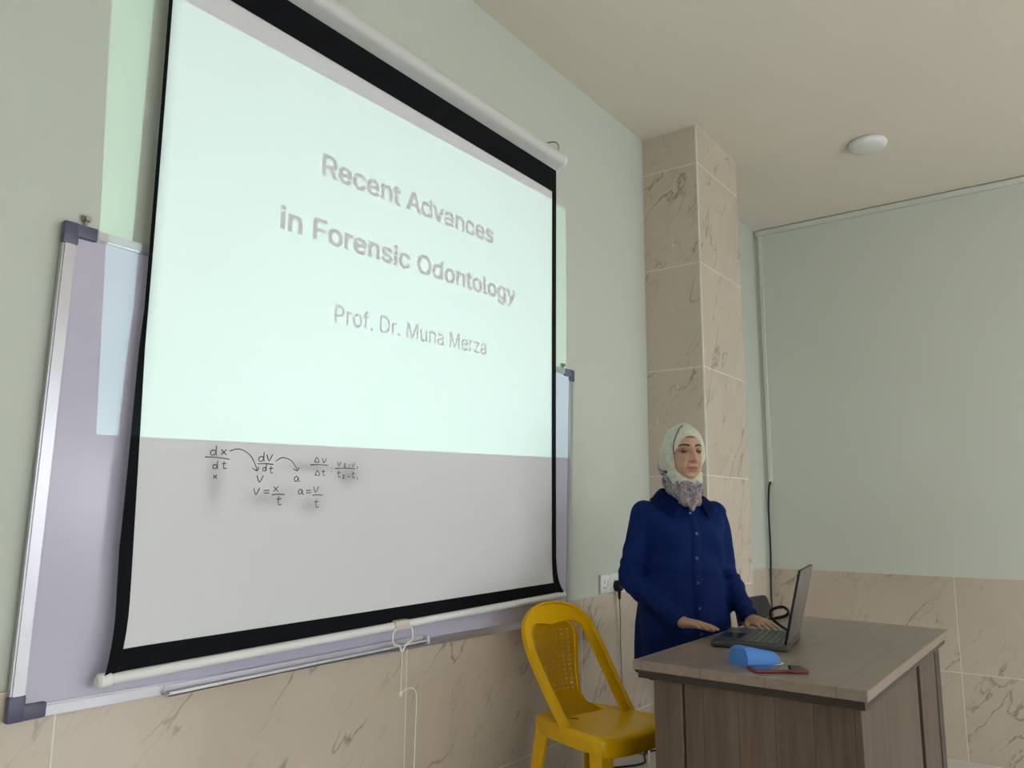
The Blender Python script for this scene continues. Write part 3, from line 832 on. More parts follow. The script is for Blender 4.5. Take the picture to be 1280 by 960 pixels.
# seat: dished shell with a rolled skirt. x forward, y width
def seat_outline(s):
    """half widths: rear narrower; s scales"""
    pts = []
    for (x, y) in ((-0.19, 0.150), (-0.10, 0.178), (0.02, 0.196), (0.12, 0.203), (0.172, 0.190), (0.198, 0.140), (0.207, 0.0)): pts.append((x, y))
    full = [(x, -y) for x, y in pts] + [(x, y) for x, y in pts[-2::-1]]
    return [(x * s, y * s) for x, y in full]
bm = bm_new()
so = catmull([V((x, y, 0)) for x, y in seat_outline(1.0)], 5)
rear = catmull([so[-1], V((-0.205, 0.08, 0)), V((-0.208, 0, 0)), V((-0.205, -0.08, 0)), so[0]], 4)[1:-1]
loop = so + rear
def ring(s, z, dip=0.0):
    return [V((p.x * s + 0.0 * (1 - s), p.y * s, z + (0.004 * math.sin(3 * p.x) if dip else 0) - (0.016 * max(0, (p.x * s - 0.14) / 0.06) ** 2 if p.x * s > 0.14 else 0))) for p in loop]
rings = [ring(0.955, SH - 0.062), ring(0.985, SH - 0.060), ring(1.0, SH - 0.022), ring(0.995, SH - 0.007), ring(0.965, SH + 0.000), ring(0.90, SH - 0.004), ring(0.70, SH - 0.010), ring(0.4, SH - 0.014), ring(0.08, SH - 0.015)]
vr = [[bm.verts.new(p) for p in r_] for r_ in rings]
nL = len(loop)
for a, b in zip(vr, vr[1:]):
    for i in range(nL): bm.faces.new((a[i], a[(i + 1) % nL], b[(i + 1) % nL], b[i]))
bm.faces.new(vr[-1])
# underside
u2 = [[bm.verts.new(V((p.x * s, p.y * s, z))) for p in loop] for s, z in ((0.93, SH - 0.058), (0.90, SH - 0.020), (0.4, SH - 0.026))]
for a, b in zip([vr[0]] + u2, u2):
    for i in range(nL): bm.faces.new((a[i], b[i], b[(i + 1) % nL], a[(i + 1) % nL]))
bm.faces.new(u2[-1])
obj('seat', bm, M['yel'], ych, True, False, 50)
# backrest frame: flattened arch band; from the seat sides up and over
def back_pt(y, z):
    """backrest surface leaning back with height"""
    t = (z - SH) / 0.40
    return V((-0.178 - 0.092 * t - 0.01 * t * t + 0.030 * (abs(y) / 0.2) ** 2, y, z))
ZT = 0.830
arch = []
for (y, z) in ((0.192, SH - 0.050), (0.195, SH + 0.05), (0.200, SH + 0.15), (0.199, SH + 0.235), (0.182, SH + 0.312), (0.130, SH + 0.362), (0.06, ZT - 0.005), (0.0, ZT)): arch.append((y, z))
arch = [(-y, z) for y, z in arch] + [(y, z) for y, z in arch[-2::-1]]
ap_ = []
for i, (y, z) in enumerate(arch):
    p = back_pt(y, z)
    if z < SH + 0.30:                                   # arms sweep forward down to the seat sides
        k = (SH + 0.30 - z) / 0.35; p.x += 0.160 * k ** 1.3
    ap_.append(p)
ap_ = catmull(ap_, 6)
bm = bm_new(); rings = []
for i, p in enumerate(ap_):
    d_ = (ap_[min(i + 1, len(ap_) - 1)] - ap_[max(i - 1, 0)]).normalized()
    fwd = V((1, 0, 0.22)); fwd = (fwd - d_ * fwd.dot(d_)).normalized()
    inn = d_.cross(fwd).normalized()
    if inn.dot(V((0, 0, SH + 0.2)) - p + V((p.x, 0, 0))) < 0: inn = -inn
    top = (0.5 + 0.5 * math.cos(min(1, abs(p.y) / 0.19) * math.pi)) if p.z > SH + 0.25 else 0.0
    wv_ = 0.044 + 0.040 * top                            # band is broader at the crown
    th_ = 0.013
    a = p; b = p + inn * wv_
    rim = p - inn * 0.004 + fwd * 0.020
    rings.append([a + fwd * th_ * 0.5, a + inn * wv_ * .5 + fwd * th_ * .6, b + fwd * th_ * 0.4, b - fwd * th_ * .5, a + inn * wv_ * .5 - fwd * th_ * .4, a + inn * 0.010 - fwd * th_ * .5, rim + inn * 0.005, rim, a - inn * 0.005])
add_loft(bm, rings)
obj('back_frame', bm, M['yel'], ych, True, False, 50)
# perforated splat: grid with real holes, thickened
bm = bm_new()
z0s, z1s = SH - 0.012, ZT - 0.035
rows, cols = 14, 7
zl = [z0s, z0s + 0.03, z0s + 0.055]
zc = lin(z0s + 0.07, z1s - 0.065, rows)
for i in range(rows): zl += [zc[i] + (zc[1] - zc[0]) * 0.33, zc[i] + (zc[1] - zc[0]) * 0.67]
zl += [z1s - 0.030, z1s - 0.015, z1s]
uc = lin(-0.78, 0.78, cols); ul = [-1.0, -0.92, -0.84]
for i in range(cols): ul += [uc[i] + (uc[1] - uc[0]) * 0.30, uc[i] + (uc[1] - uc[0]) * 0.70]
ul += [0.84, 0.92, 1.0]
def half_w(z):
    t = (z - z0s) / (z1s - z0s)
    w = 0.085 + 0.050 * min(1, t * 1.4)
    if t > 0.72: w *= math.sqrt(max(0.30, 1 - ((t - 0.72) / 0.30) ** 2))
    if t < 0.12: w += 0.05 * (1 - t / 0.12) ** 2
    return w
def splat_pt(u, z):
    w = half_w(z); y = u * w
    p = back_pt(y, z); t = (z - z0s) / (z1s - z0s)
    p.x -= 0.026 * math.sin(min(1, t) * math.pi) ** 0.8 - 0.012 * (abs(u) ** 2)
    p.x += 0.060 * max(0, 1 - t * 5.5) ** 2 - 0.014 * max(0.0, (t - 0.80) / 0.2)
    return p
g = [[bm.verts.new(splat_pt(u, z)) for u in ul] for z in zl]
for i in range(len(zl) - 1):
    for j in range(len(ul) - 1):
        hole = i >= 3 and i < 3 + 2 * rows - 1 and (i - 3) % 2 == 0 and (j - 3) % 2 == 0 and 3 <= j < 3 + 2 * cols - 1
        if hole and half_w(zl[i]) > 0.055 and zl[i] < z1s - 0.06:
            continue
        bm.faces.new((g[i][j], g[i][j + 1], g[i + 1][j + 1], g[i + 1][j]))
bmesh.ops.solidify(bm, geom=bm.faces[:], thickness=0.005)
obj('perforated_splat', bm, M['yel'], ych, True, False, 35)
bm = bm_new()
zr = lin(zl[2] + 0.01, z1s - 0.055, 16)
rim_ = [splat_pt(-0.88, z) for z in zr] + [splat_pt(-0.88 * math.cos(math.pi * k / 10), zr[-1] + 0.030 * math.sin(math.pi * k / 10)) for k in range(1, 10)] + [splat_pt(0.88, z) for z in zr[::-1]]
add_tube(bm, [p + V((0.0015, 0, 0)) for p in rim_], 0.0042, 7)
obj('splat_rim', bm, M['yel'], ych, True, False)
# legs: tapered angle-section legs
def chair_leg(x, y, dx, dy, sxn, syn):
    bm = bm_new()
    def sec(t):
        px, py = x + dx * t, y + dy * t
        w = 0.062 * (1 - 0.42 * t); d = 0.062 * (1 - 0.42 * t); k = 0.012
        z = (SH - 0.030) * (1 - t)
        pts = [(0, 0), (w, 0), (w, k), (k, k), (k, d), (0, d)]
        return [V((px - sxn * a, py - syn * b, z)) for a, b in pts]
    add_loft(bm, [sec(0), sec(0.15), sec(0.5), sec(1.0)])
    bmesh.ops.bevel(bm, geom=[e for e in bm.edges if abs((e.verts[0].co - e.verts[1].co).z) > 0.02], offset=0.004, segments=2, affect='EDGES')
    return obj('leg', bm, M['yel'], ych, True, False, 50)
chair_leg(0.178, -0.186, 0.020, -0.022, 1, -1)
chair_leg(0.178, 0.186, 0.020, 0.022, 1, 1)
chair_leg(-0.176, -0.158, -0.045, -0.030, -1, -1)
chair_leg(-0.176, 0.158, -0.045, 0.030, -1, 1)
bm = bm_new()     # little drip mark on the seat
add_tube(bm, [(-0.075, -0.080, SH - 0.004), (-0.055, -0.062, SH - 0.0045), (-0.050, -0.060, SH - 0.005)], 0.0022, 6)
obj('scratch', bm, M['wdark'], ych)

# ------------------------------------------------------------------ black chair behind the woman
bch = thing('office_chair', 'black padded chair in shiny plastic film behind the woman', 'chair', (0.735, 4.10, PLZ), math.radians(-6))
q = N('black_vinyl_under_film'); v = q.coord(); f, _ = q.noise(v, 22, 5, 0.7, 1.2); g_, _ = q.noise(v, 60, 4, 0.7, 2.0)
q.base(q.mix(q.ramp(f, [(0.60, 0.0), (0.72, 0.35)]), (0.016, 0.017, 0.020), (0.10, 0.10, 0.11))); q.set(0.30, 0, 0.25); q.bump(g_, 0.6, 0.008); M['vinyl'] = q.m
M['chrome'] = plain('chromed_tube', (0.75, 0.75, 0.75), 0.15, 1.0, 0.01)
bm = bm_new(); add_box(bm, -0.20, 0.22, -0.20, 0.20, 0.42, 0.475, 0.02, 3); obj('seat', bm, M['vinyl'], bch)
bm = bm_new(); add_box(bm, -0.02, 0.02, -0.19, 0.19, -0.165, 0.165, 0.018, 3)
bmesh.ops.subdivide_edges(bm, edges=bm.edges[:], cuts=2, use_grid_fill=True)
for v_ in bm.verts:
    k = v_.co.z / 0.165
    v_.co.y *= 1 - 0.16 * max(0, k) ** 2
    v_.co.x += 0.02 * (v_.co.y / 0.19) ** 2
bm.transform(Matrix.Translation((-0.185, 0, 0.60)) @ Matrix.Rotation(math.radians(-13), 4, 'Y'))
obj('backrest', bm, M['vinyl'], bch)
for s in (-1, 1):
    bm = bm_new(); add_tube(bm, catmull([(-0.205, s * 0.13, 0.62), (-0.185, s * 0.175, 0.50), (-0.16, s * 0.185, 0.42), (-0.19, s * 0.19, 0.2), (-0.22, s * 0.195, 0.0)], 5), 0.011, 10); obj('leg', bm, M['chrome'], bch)
    bm = bm_new(); add_tube(bm, [(0.19, s * 0.175, 0.42), (0.20, s * 0.18, 0.2), (0.21, s * 0.185, 0.0)], 0.011, 10); obj('leg', bm, M['chrome'], bch)
# ------------------------------------------------------------------ the woman
OW = V((0.63, 3.06, PLZ))
FW_ = V((0.755, -0.656, 0)); LW_ = V((0.656, 0.755, 0))
MW = Matrix(((FW_.x, LW_.x, 0), (FW_.y, LW_.y, 0), (0, 0, 1)))          # local (forward, left, up) -> world
def wl(p):                                                              # world -> woman's local frame
    return MW.transposed() @ (V(p) - OW)
woman = thing('person', 'woman in blue long shirt and pale patterned headscarf standing behind the desk', 'person', OW, math.atan2(FW_.y, FW_.x))

def remesh(bm, voxel, smooth=4, name='tmp'):
    me = bpy.data.meshes.new(name)
    bmesh.ops.recalc_face_normals(bm, faces=bm.faces[:])
    bm.to_mesh(me); bm.free()
    o = bpy.data.objects.new(name, me); COL.objects.link(o)
    r = o.modifiers.new('r', 'REMESH'); r.mode = 'VOXEL'; r.voxel_size = voxel; r.use_smooth_shade = True
    if smooth:
        s = o.modifiers.new('s', 'SMOOTH'); s.iterations = smooth; s.factor = 0.5
    dg = bpy.context.evaluated_depsgraph_get(); dg.update()
    out = bpy.data.meshes.new_from_object(o.evaluated_get(dg))
    bpy.data.objects.remove(o); bpy.data.meshes.remove(me)
    out.polygons.foreach_set('use_smooth', [True] * len(out.polygons))
    return out
def link_mesh(name, me, mats, parent):
    me.materials.clear()
    for m in (mats if isinstance(mats, (list, tuple)) else [mats]): me.materials.append(m)
    o = bpy.data.objects.new(name, me); COL.objects.link(o); o.parent = parent
    me.name = name
    return o
def ell_ring(c, rx, ry, n=28, tilt=0.0, sq=2.0):
    pts = []
    for k in range(n):
        a = 2 * math.pi * k / n; ca, sa = math.cos(a), math.sin(a)
        x = rx * math.copysign(abs(ca) ** (2 / sq), ca); y = ry * math.copysign(abs(sa) ** (2 / sq), sa)
        pts.append(V((c[0] + x, c[1] + y, c[2] + tilt * x)))
    return pts

HC = V((0.060, 0.0, 1.440))              # head centre
RSH, LSH = V((-0.01, -0.152, 1.190)), V((-0.01, 0.152, 1.190))
REL, LEL = V((-0.005, -0.222, 0.935)), V((0.02, 0.186, 0.945))
RWR, LWR = wl((0.738, 2.818, 1.152)), wl((0.888, 3.118, 1.147))
RTIP, LTIP = wl((0.905, 2.732, 1.158)), wl((1.035, 2.992, 1.133))

def hand(bm, wrist, tip, up, thumb_side, curl):
    """palm plus five separate tapering fingers. up: back-of-hand normal; thumb_side: +1/-1 along d x up"""
    d = (tip - wrist).normalized(); up = (up - d * up.dot(d)).normalized(); s = d.cross(up).normalized() * thumb_side
    Lh = 0.178
    rings = []
    for t, w, h in ((-0.04, 0.026, 0.021), (0.0, 0.0265, 0.020), (0.25, 0.034, 0.018), (0.5, 0.041, 0.0155), (0.62, 0.041, 0.0125)):
        c = wrist + d * (t * 0.155)
        rings.append([c + s * w * math.cos(a) + up * h * math.sin(a) for a in [2 * math.pi * k / 16 for k in range(16)]])
    add_loft(bm, rings)
    k0 = wrist + d * 0.088
    for off, ln, r, sp in ((0.029, 0.070, 0.0082, 0.10), (0.010, 0.078, 0.0086, 0.02), (-0.0095, 0.073, 0.0082, -0.05), (-0.028, 0.056, 0.0073, -0.14)):
        dirf = (d + s * sp).normalized()
        p = k0 + s * off + up * 0.002
        seg = [ln * 0.46, ln * 0.31, ln * 0.23]; ang = 0.0
        q = p
        for i, sl in enumerate(seg):
            ang += curl[i]
            dd = (dirf * math.cos(ang) - up * math.sin(ang)).normalized()
            e = q + dd * sl
            add_capsule(bm, q, e, r * (1 - 0.08 * i), r * (1 - 0.08 * (i + 1)), 10, 3)
            q = e
    b = wrist + d * 0.022 + s * 0.022 - up * 0.004
    m1 = b + (d * 0.75 + s * 0.62 - up * 0.15).normalized() * 0.042
    m2 = m1 + (d * 0.95 + s * 0.25 - up * 0.12).normalized() * 0.030
    m3 = m2 + (d * 1.0 + s * 0.05 - up * 0.15).normalized() * 0.022
    add_capsule(bm, b, m1, 0.0135, 0.0105, 10, 3); add_capsule(bm, m1, m2, 0.0102, 0.0092, 10, 3); add_capsule(bm, m2, m3, 0.0092, 0.0075, 10, 3)

# ---- body: one continuous skin
bm = bm_new()
add_ellipsoid(bm, HC + V((-0.012, 0, 0.028)), 0.090, 0.072, 0.086)
add_ellipsoid(bm, HC + V((0.024, 0, -0.030)), 0.060, 0.059, 0.085)
add_ellipsoid(bm, HC + V((0.036, 0, -0.083)), 0.036, 0.036, 0.032)
for s in (-1, 1): add_ellipsoid(bm, HC + V((-0.005, s * 0.073, -0.008)), 0.017, 0.008, 0.028, 12, 8)
add_capsule(bm, (0.0, 0, 1.20), (0.035, 0, 1.37), 0.056, 0.050)
add_loft(bm, [ell_ring((0.0, 0, z), rx, ry) for z, rx, ry in ((0.70, 0.095, 0.140), (0.85, 0.09, 0.135), (0.98, 0.085, 0.120), (1.10, 0.095, 0.130), (1.19, 0.075, 0.140), (1.24, 0.055, 0.09))])
for sh, el, wr, s in ((RSH, REL, RWR, -1), (LSH, LEL, LWR, 1)):
    add_capsule(bm, sh, el, 0.042, 0.034); add_capsule(bm, el, wr, 0.033, 0.0235)
for s in (-1, 1):
    add_capsule(bm, (0.0, s * 0.066 + 0.012, 0.72), (0.015, s * 0.066 + 0.012, 0.40), 0.064, 0.046); add_capsule(bm, (0.015, s * 0.066 + 0.012, 0.40), (-0.01, s * 0.066 + 0.012, 0.09), 0.048, 0.034)
    add_capsule(bm, (-0.02, s * 0.066 + 0.012, 0.045), (0.12, s * 0.070 + 0.012, 0.035), 0.032, 0.026)
UPR = V((0.05, 0.10, 1.0)); UPL = V((0.05, -0.10, 1.0))
hand(bm, RWR, RTIP, UPR, -1, (0.10, 0.10, 0.08))
hand(bm, LWR, LTIP, UPL, 1, (0.14, 0.16, 0.12))
me = remesh(bm, 0.0042, 3)
def g2(y, z, y0, z0, sy_, sz_): return math.exp(-((y - y0) / sy_) ** 2 - ((z - z0) / sz_) ** 2)
lip = me.attributes.new('tone', 'FLOAT_COLOR', 'POINT')
for i, v_ in enumerate(me.vertices):
    p = v_.co - HC
    col = 0.0; crease_shade = 0.0
    if p.length < 0.16 and p.x > 0.02 and abs(p.y) < 0.07 and -0.13 < p.z < 0.08:
        y, z = p.y, p.z
        fr = min(1.0, (p.x - 0.02) / 0.02)
        dx = 0.0
        if z > -0.046 and z < 0.035:                                    # nose ridge growing to the tip
            t = (0.022 - z) / 0.060
            if t > 0: dx += (0.004 + 0.023 * min(1, t) ** 1.25) * math.exp(-(y / (0.0065 + 0.0045 * t)) ** 2) * (1 if z > -0.036 else max(0, 1 - (-0.036 - z) / 0.010))
        for s in (-1, 1):
            dx += 0.007 * g2(y, z, s * 0.013, -0.035, 0.0065, 0.007)       # nostril wings
            dx -= 0.0105 * g2(y, z, s * 0.031, 0.004, 0.0165, 0.0115)      # eye sockets
            dx += 0.0045 * g2(y, z, s * 0.028, 0.024, 0.020, 0.007)        # brow ridge
            dx += 0.0055 * g2(y, z, s * 0.040, -0.026, 0.018, 0.016)       # cheekbones
            dx -= 0.0042 * g2(y, z, s * (0.022 + 0.25 * (-0.040 - z)), -0.052, 0.0042, 0.016); dx += 0.003 * g2(y, z, s * 0.036, -0.062, 0.012, 0.018)       # folds beside the mouth
        dx += 0.0075 * g2(y, z, 0, -0.0640, 0.020, 0.0050) + 0.0085 * g2(y, z, 0, -0.0760, 0.017, 0.0052)   # lips
        dx -= 0.0090 * g2(y, z, 0, -0.0700, 0.020, 0.0028)                 # mouth line
        dx -= 0.0035 * g2(y, z, 0, -0.0880, 0.018, 0.006)
        dx += 0.0070 * g2(y, z, 0, -0.1030, 0.018, 0.012)                  # chin
        v_.co.x += dx * fr
        col = max(min(1, 1.5 * g2(y, z, 0, -0.0640, 0.020, 0.0052)), min(1, 1.5 * g2(y, z, 0, -0.0760, 0.017, 0.0054)))
        crease_shade = max(g2(y, z, -0.031, 0.004, 0.018, 0.010), g2(y, z, 0.031, 0.004, 0.018, 0.010), 2.2 * g2(y, z, 0, -0.0700, 0.020, 0.0026), 1.3 * g2(y, z, -0.0075, -0.0455, 0.0045, 0.0028), 1.3 * g2(y, z, 0.0075, -0.0455, 0.0045, 0.0028), 0.5 * g2(y, z, -0.026, -0.053, 0.004, 0.014), 0.5 * g2(y, z, 0.026, -0.053, 0.004, 0.014))  # shade painted into eye sockets, nostrils, mouth line and cheek folds
    hr = min(1, max(0, (p.z - 0.052 - 0.02 * abs(p.y) / 0.05 * 0) / 0.008)) if p.x > 0 and p.length < 0.16 else 0.0
    lip.data[i].color = (col, min(1, crease_shade), hr, 1)
q = N('skin'); at = q.n('ShaderNodeAttribute', attribute_name='tone'); sp = q.n('ShaderNodeSeparateColor'); q.l(at.outputs['Color'], sp.inputs[0])
f, _ = q.noise(q.coord(), 38, 4)
c = q.mix(f, (0.40, 0.225, 0.150), (0.47, 0.28, 0.19))
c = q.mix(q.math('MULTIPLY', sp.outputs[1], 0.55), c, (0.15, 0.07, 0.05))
c = q.mix(q.math('MULTIPLY', sp.outputs[0], 0.7), c, (0.30, 0.095, 0.085))
c = q.mix(q.math('MULTIPLY', sp.outputs[2], 0.9), c, (0.03, 0.015, 0.01))
q.base(c); q.set(0.5, 0, 0.4); q.b.inputs['Subsurface Weight'].default_value = 0.06; q.b.inputs['Subsurface Radius'].default_value = (0.01, 0.004, 0.002)
M['skin'] = q.m
body = link_mesh('body', me, M['skin'], woman)
# eyes and brows
q = N('eye'); tc = q.n('ShaderNodeTexCoord'); sp = q.n('ShaderNodeSeparateXYZ'); q.l(tc.outputs['Generated'], sp.inputs[0])
e = q.math('ADD', q.math('POWER', q.math('SUBTRACT', sp.outputs[1], 0.47), 2.0), q.math('POWER', q.math('SUBTRACT', sp.outputs[2], 0.47), 2.0))
q.base(q.ramp(q.math('SQRT', e), [(0.0, (0.01, 0.007, 0.005)), (0.34, (0.03, 0.016, 0.010)), (0.38, (0.27, 0.24, 0.22))])); q.set(0.1, 0, 0.5); M['eye'] = q.m
M['lid'] = plain('eyelid_skin', (0.26, 0.135, 0.09), 0.55)
M['brow'] = plain('eyebrow_hair', (0.045, 0.022, 0.016), 0.8)
for s in (-1, 1):
    bm = bm_new(); add_ellipsoid(bm, HC + V((0.0585, s * 0.031, 0.003)), 0.0125, 0.0130, 0.0115, 18, 12)
    o = obj('eye', bm, M['eye'], woman)
    bvh = BVHTree.FromPolygons([v_.co for v_ in me.vertices], [p_.vertices[:] for p_ in me.polygons]) if s == -1 else bvh
    bm = bm_new(); pts = []; rr = []
    for k, (yy, zz, r) in enumerate(((0.012, 0.0235, 0.0034), (0.021, 0.0265, 0.0040), (0.033, 0.0280, 0.0036), (0.043, 0.0260, 0.0026), (0.050, 0.0220, 0.0014))):
        h = bvh.ray_cast(HC + V((0.2, s * yy, zz)), V((-1, 0, 0)))
        pts.append(h[0]); rr.append(r)
    add_tube(bm, pts, rr, 7); obj('eyebrow', bm, M['brow'], woman)
    for up_, cut in ((1, 0.0012), (-1, 0.0052)):                        # upper and lower lid as caps over the eyeball
        bm = bm_new(); add_ellipsoid(bm, V((0, 0, 0)), 0.0140, 0.0155, 0.0130, 24, 18)
        bmesh.ops.delete(bm, geom=[v_ for v_ in bm.verts if v_.co.z * up_ < cut - 0.004 * (abs(v_.co.y) / 0.0155) ** 2 * (1 if up_ > 0 else -0.4) or v_.co.x < -0.004], context='VERTS')
        bmesh.ops.translate(bm, verts=bm.verts[:], vec=HC + V((0.0585, s * 0.031, 0.003)))
        obj('eyelid', bm, M['lid'], woman)

# ---- tunic
bm = bm_new()
prof = ((0.565, 0.155, 0.198, 0.010), (0.62, 0.152, 0.196, 0.010), (0.75, 0.148, 0.195, 0.010), (0.86, 0.138, 0.183, 0.010), (0.96, 0.128, 0.168, 0.012), (1.04, 0.128, 0.166, 0.014),
        (1.11, 0.130, 0.172, 0.016), (1.16, 0.116, 0.176, 0.010), (1.195, 0.094, 0.172, 0.0), (1.225, 0.080, 0.148, -0.004), (1.252, 0.070, 0.112, -0.004), (1.280, 0.062, 0.072, 0.002))
add_loft(bm, [ell_ring((cx, 0, z), rx, ry, 32, 0.0, 2.25) for z, rx, ry, cx in prof])
def arm(sh, el, wr, s):
    add_capsule(bm, sh + V((0.0, s * 0.005, 0.0)), el, 0.056, 0.050)
    w_end = wr - (wr - el).normalized() * 0.004
    d = (w_end - el).normalized(); a_, b_ = frame_of(d)
    rings = []
    L_ = (w_end - el).length
    for t, r in ((-0.12, 0.030), (0.0, 0.051), (0.25, 0.052), (0.55, 0.046), (0.85, 0.040), (0.97, 0.039), (1.0, 0.036)):
        c = el + d * (t * L_)
        rings.append([c + (a_ * math.cos(2 * math.pi * k / 20) + b_ * math.sin(2 * math.pi * k / 20)) * r for k in range(20)])
    add_loft(bm, rings)
arm(RSH, REL, RWR, -1); arm(LSH, LEL, LWR, 1)
me_t = remesh(bm, 0.0075, 5)
def seg_t(p, a, b):
    ab = b - a; t = max(0, min(1, (p - a).dot(ab) / ab.length_squared)); return t, (p - a - ab * t).length
nrm = [v_.normal.copy() for v_ in me_t.vertices]
for i, v_ in enumerate(me_t.vertices):
    p = v_.co.copy(); dsp = 0.0
    dsp += 0.0075 * noise.noise(V((p.x * 5, p.y * 7, p.z * 2.6)) + V((3, 1, 7)))
    if abs(p.y) < 0.2 and p.z < 1.0:                                       # long drape folds below the waist
        a = math.atan2(p.y, p.x); dsp += 0.0075 * math.sin(a * 9 + 2.2 * noise.noise(V((p.z * 3, a, 0)))) * min(1, (1.0 - p.z) / 0.35)
    for sh, el, wr in ((RSH, REL, RWR), (LSH, LEL, LWR)):
        t, dd = seg_t(p, el, wr)
        if dd < 0.075 and 0.0 < t:
            dsp += 0.0125 * noise.noise(V((t * 9, p.x * 13 + p.z * 6, p.y * 13))) * (1 - 0.5 * t) - 0.003 * max(0, math.sin(t * 15 + 4 * noise.noise(p * 8))) * (1 - t)
        t, dd = seg_t(p, sh, el)
        if dd < 0.08 and t > 0.35:
            dsp += 0.0160 * noise.noise(V((t * 9, p.x * 12, p.y * 12 + 5))) * (t - 0.35)
    # armpit-to-waist tension folds
    if p.x > 0 and 0.95 < p.z < 1.2:
        dsp += 0.0055 * math.sin((p.z * 40 + abs(p.y) * 40) + 4 * noise.noise(p * 6)) * min(1, abs(p.y) / 0.10)
        dsp += 0.010 * (g2(p.y, p.z, 0.075, 1.10, 0.06, 0.06) + g2(p.y, p.z, -0.075, 1.10, 0.06, 0.06))
    v_.co = p + nrm[i] * dsp
q = N('blue_cotton'); v = q.coord(); f, _ = q.noise(v, 9, 4); w_, _ = q.noise(v, 420, 2)
q.base(q.mix(f, (0.0020, 0.0115, 0.076), (0.0030, 0.0155, 0.098))); q.set(0.75, 0, 0.12); q.b.inputs['Sheen Weight'].default_value = 0.0
q.bump(w_, 0.12, 0.0008); M['blue'] = q.m
M['blue2'] = plain('blue_button', (0.02, 0.05, 0.16), 0.3)
tun = link_mesh('long_shirt', me_t, M['blue'], woman)
tb = BVHTree.FromPolygons([v_.co for v_ in me_t.vertices], [p_.vertices[:] for p_ in me_t.polygons])
def on_shirt(y, z, off, x0=0.5, dirn=V((-1, 0, 0))):
    h = tb.ray_cast(V((x0, y, z)), dirn)
    return (h[0] + V((off, 0, 0))) if h[0] else V((0.1, y, z))
# placket and buttons down the front
bm = bm_new()
zz = lin(0.56, 1.225, 34)
g = [[bm.verts.new(on_shirt(y, z, o)) for y, o in ((-0.019, 0.0002), (-0.018, 0.0024), (0.018, 0.0024), (0.019, 0.0002))] for z in zz]
for i in range(len(zz) - 1):
    for j in range(3): bm.faces.new((g[i][j], g[i][j + 1], g[i + 1][j + 1], g[i + 1][j]))
pk = obj('placket', bm, M['blue'], tun, True, False, 70)
for z in (1.195, 1.115, 1.020, 0.925, 0.83, 0.735):
    p = on_shirt(0.0, z, 0.0022); bm = bm_new(); add_cyl(bm, p, p + V((0.0028, 0, 0.0)), 0.0062, None, 14, 0.0008); obj('button', bm, M['blue2'], tun)
# collar: stand plus two pointed leaves
def collar_leaf(s):
    bm = bm_new()
    n_ = 12; gr = []
    for i in range(n_ + 1):
        t = i / n_
        ang = math.radians(178 - 152 * t)                          # nape round to the throat
        cx, cy = 0.004 + 0.086 * math.cos(ang), s * 0.080 * math.sin(ang)
        top = V((cx, cy, 1.300 - 0.045 * t ** 2.2))
        drop = 0.046 + 0.036 * t ** 2
        out = V((math.cos(ang) * 0.5, s * math.sin(ang), 0)).normalized()
        if t > 0.8: out = (out + V((0.35, s * 0.9, 0)) * (t - 0.8) * 5).normalized()
        bot = top + out * (0.030 + 0.020 * t) + V((0, 0, -drop))
        row = []
        for k in range(5):
            u = k / 4
            p = top.lerp(bot, u) + V((0, 0, 0.010 * math.sin(u * math.pi)))
            if u > 0.2:
                h = tb.find_nearest(p)
                nn = h[1]; dd = (p - h[0]).dot(nn)
                if dd < 0.006: p = h[0] + nn * 0.006
            row.append(bm.verts.new(p))
        gr.append(row)
    for a, b in zip(gr, gr[1:]):
        for k in range(4): bm.faces.new((a[k], a[k + 1], b[k + 1], b[k]))
    bmesh.ops.solidify(bm, geom=bm.faces[:], thickness=0.0028)
    return obj('collar_leaf', bm, M['blue'], tun, True, False, 60)
collar_leaf(-1); collar_leaf(1)

# ---- headscarf
def cap_surface(k, grow=0.0):
    """outer skin of the scarf round the head: grid from the face opening to the back pole"""
    n, m = 56, 26; g = []
    for i in range(m + 1):
        t = i / m; row = []
        for j in range(n):
            a = 2 * math.pi * j / n
            # opening edge (y, z) in the face plane, x of the edge
            oy = 0.0615 * math.cos(a) * (1.0 if math.sin(a) > 0 else 1 - 0.14 * abs(math.sin(a)) ** 2)
            oz = -0.028 + (0.094 if math.sin(a) > 0 else 0.094) * math.sin(a)
            ox = 0.030 if math.sin(a) > -0.5 else 0.030 + 0.030 * min(1, (-0.5 - math.sin(a)) / 0.4)
            hh = bvh.ray_cast(HC + V((0.25, oy, oz)), V((-1, 0, 0)))
            if hh[0]: ox = max(ox, hh[0].x - HC.x + 0.004)
            e0 = V((ox, oy, oz))
            c0 = V((-0.014, 0, -0.005))
            d0 = (e0 - c0).normalized(); back = V((-1, 0, 0.05)).normalized()
            tot = d0.angle(back); th = tot * t
            ax = (back - d0 * back.dot(d0)).normalized()
            d_ = d0 * math.cos(th) + ax * math.sin(th)
            rx, ry, rz = 0.112, 0.092, 0.108
            el = 1 / math.sqrt((d_.x / rx) ** 2 + (d_.y / ry) ** 2 + (d_.z / rz) ** 2)
            bl = min(1, t * 4.5); bl = bl * bl * (3 - 2 * bl)
            L_ = (e0 - c0).length * (1 - bl) + el * bl
            hb = bvh.ray_cast(HC + c0, d_)
            if hb[0] and hb[3] < 0.125: L_ = max(L_, hb[3] + 0.003 + 0.005 * bl)
            p = c0 + d_ * (L_ if k == 1.0 else L_ - 0.009)
            row.append(HC + p)
        g.append(row)
    return g
bm = bm_new()
go, gi = cap_surface(1.0), cap_surface(0.90)
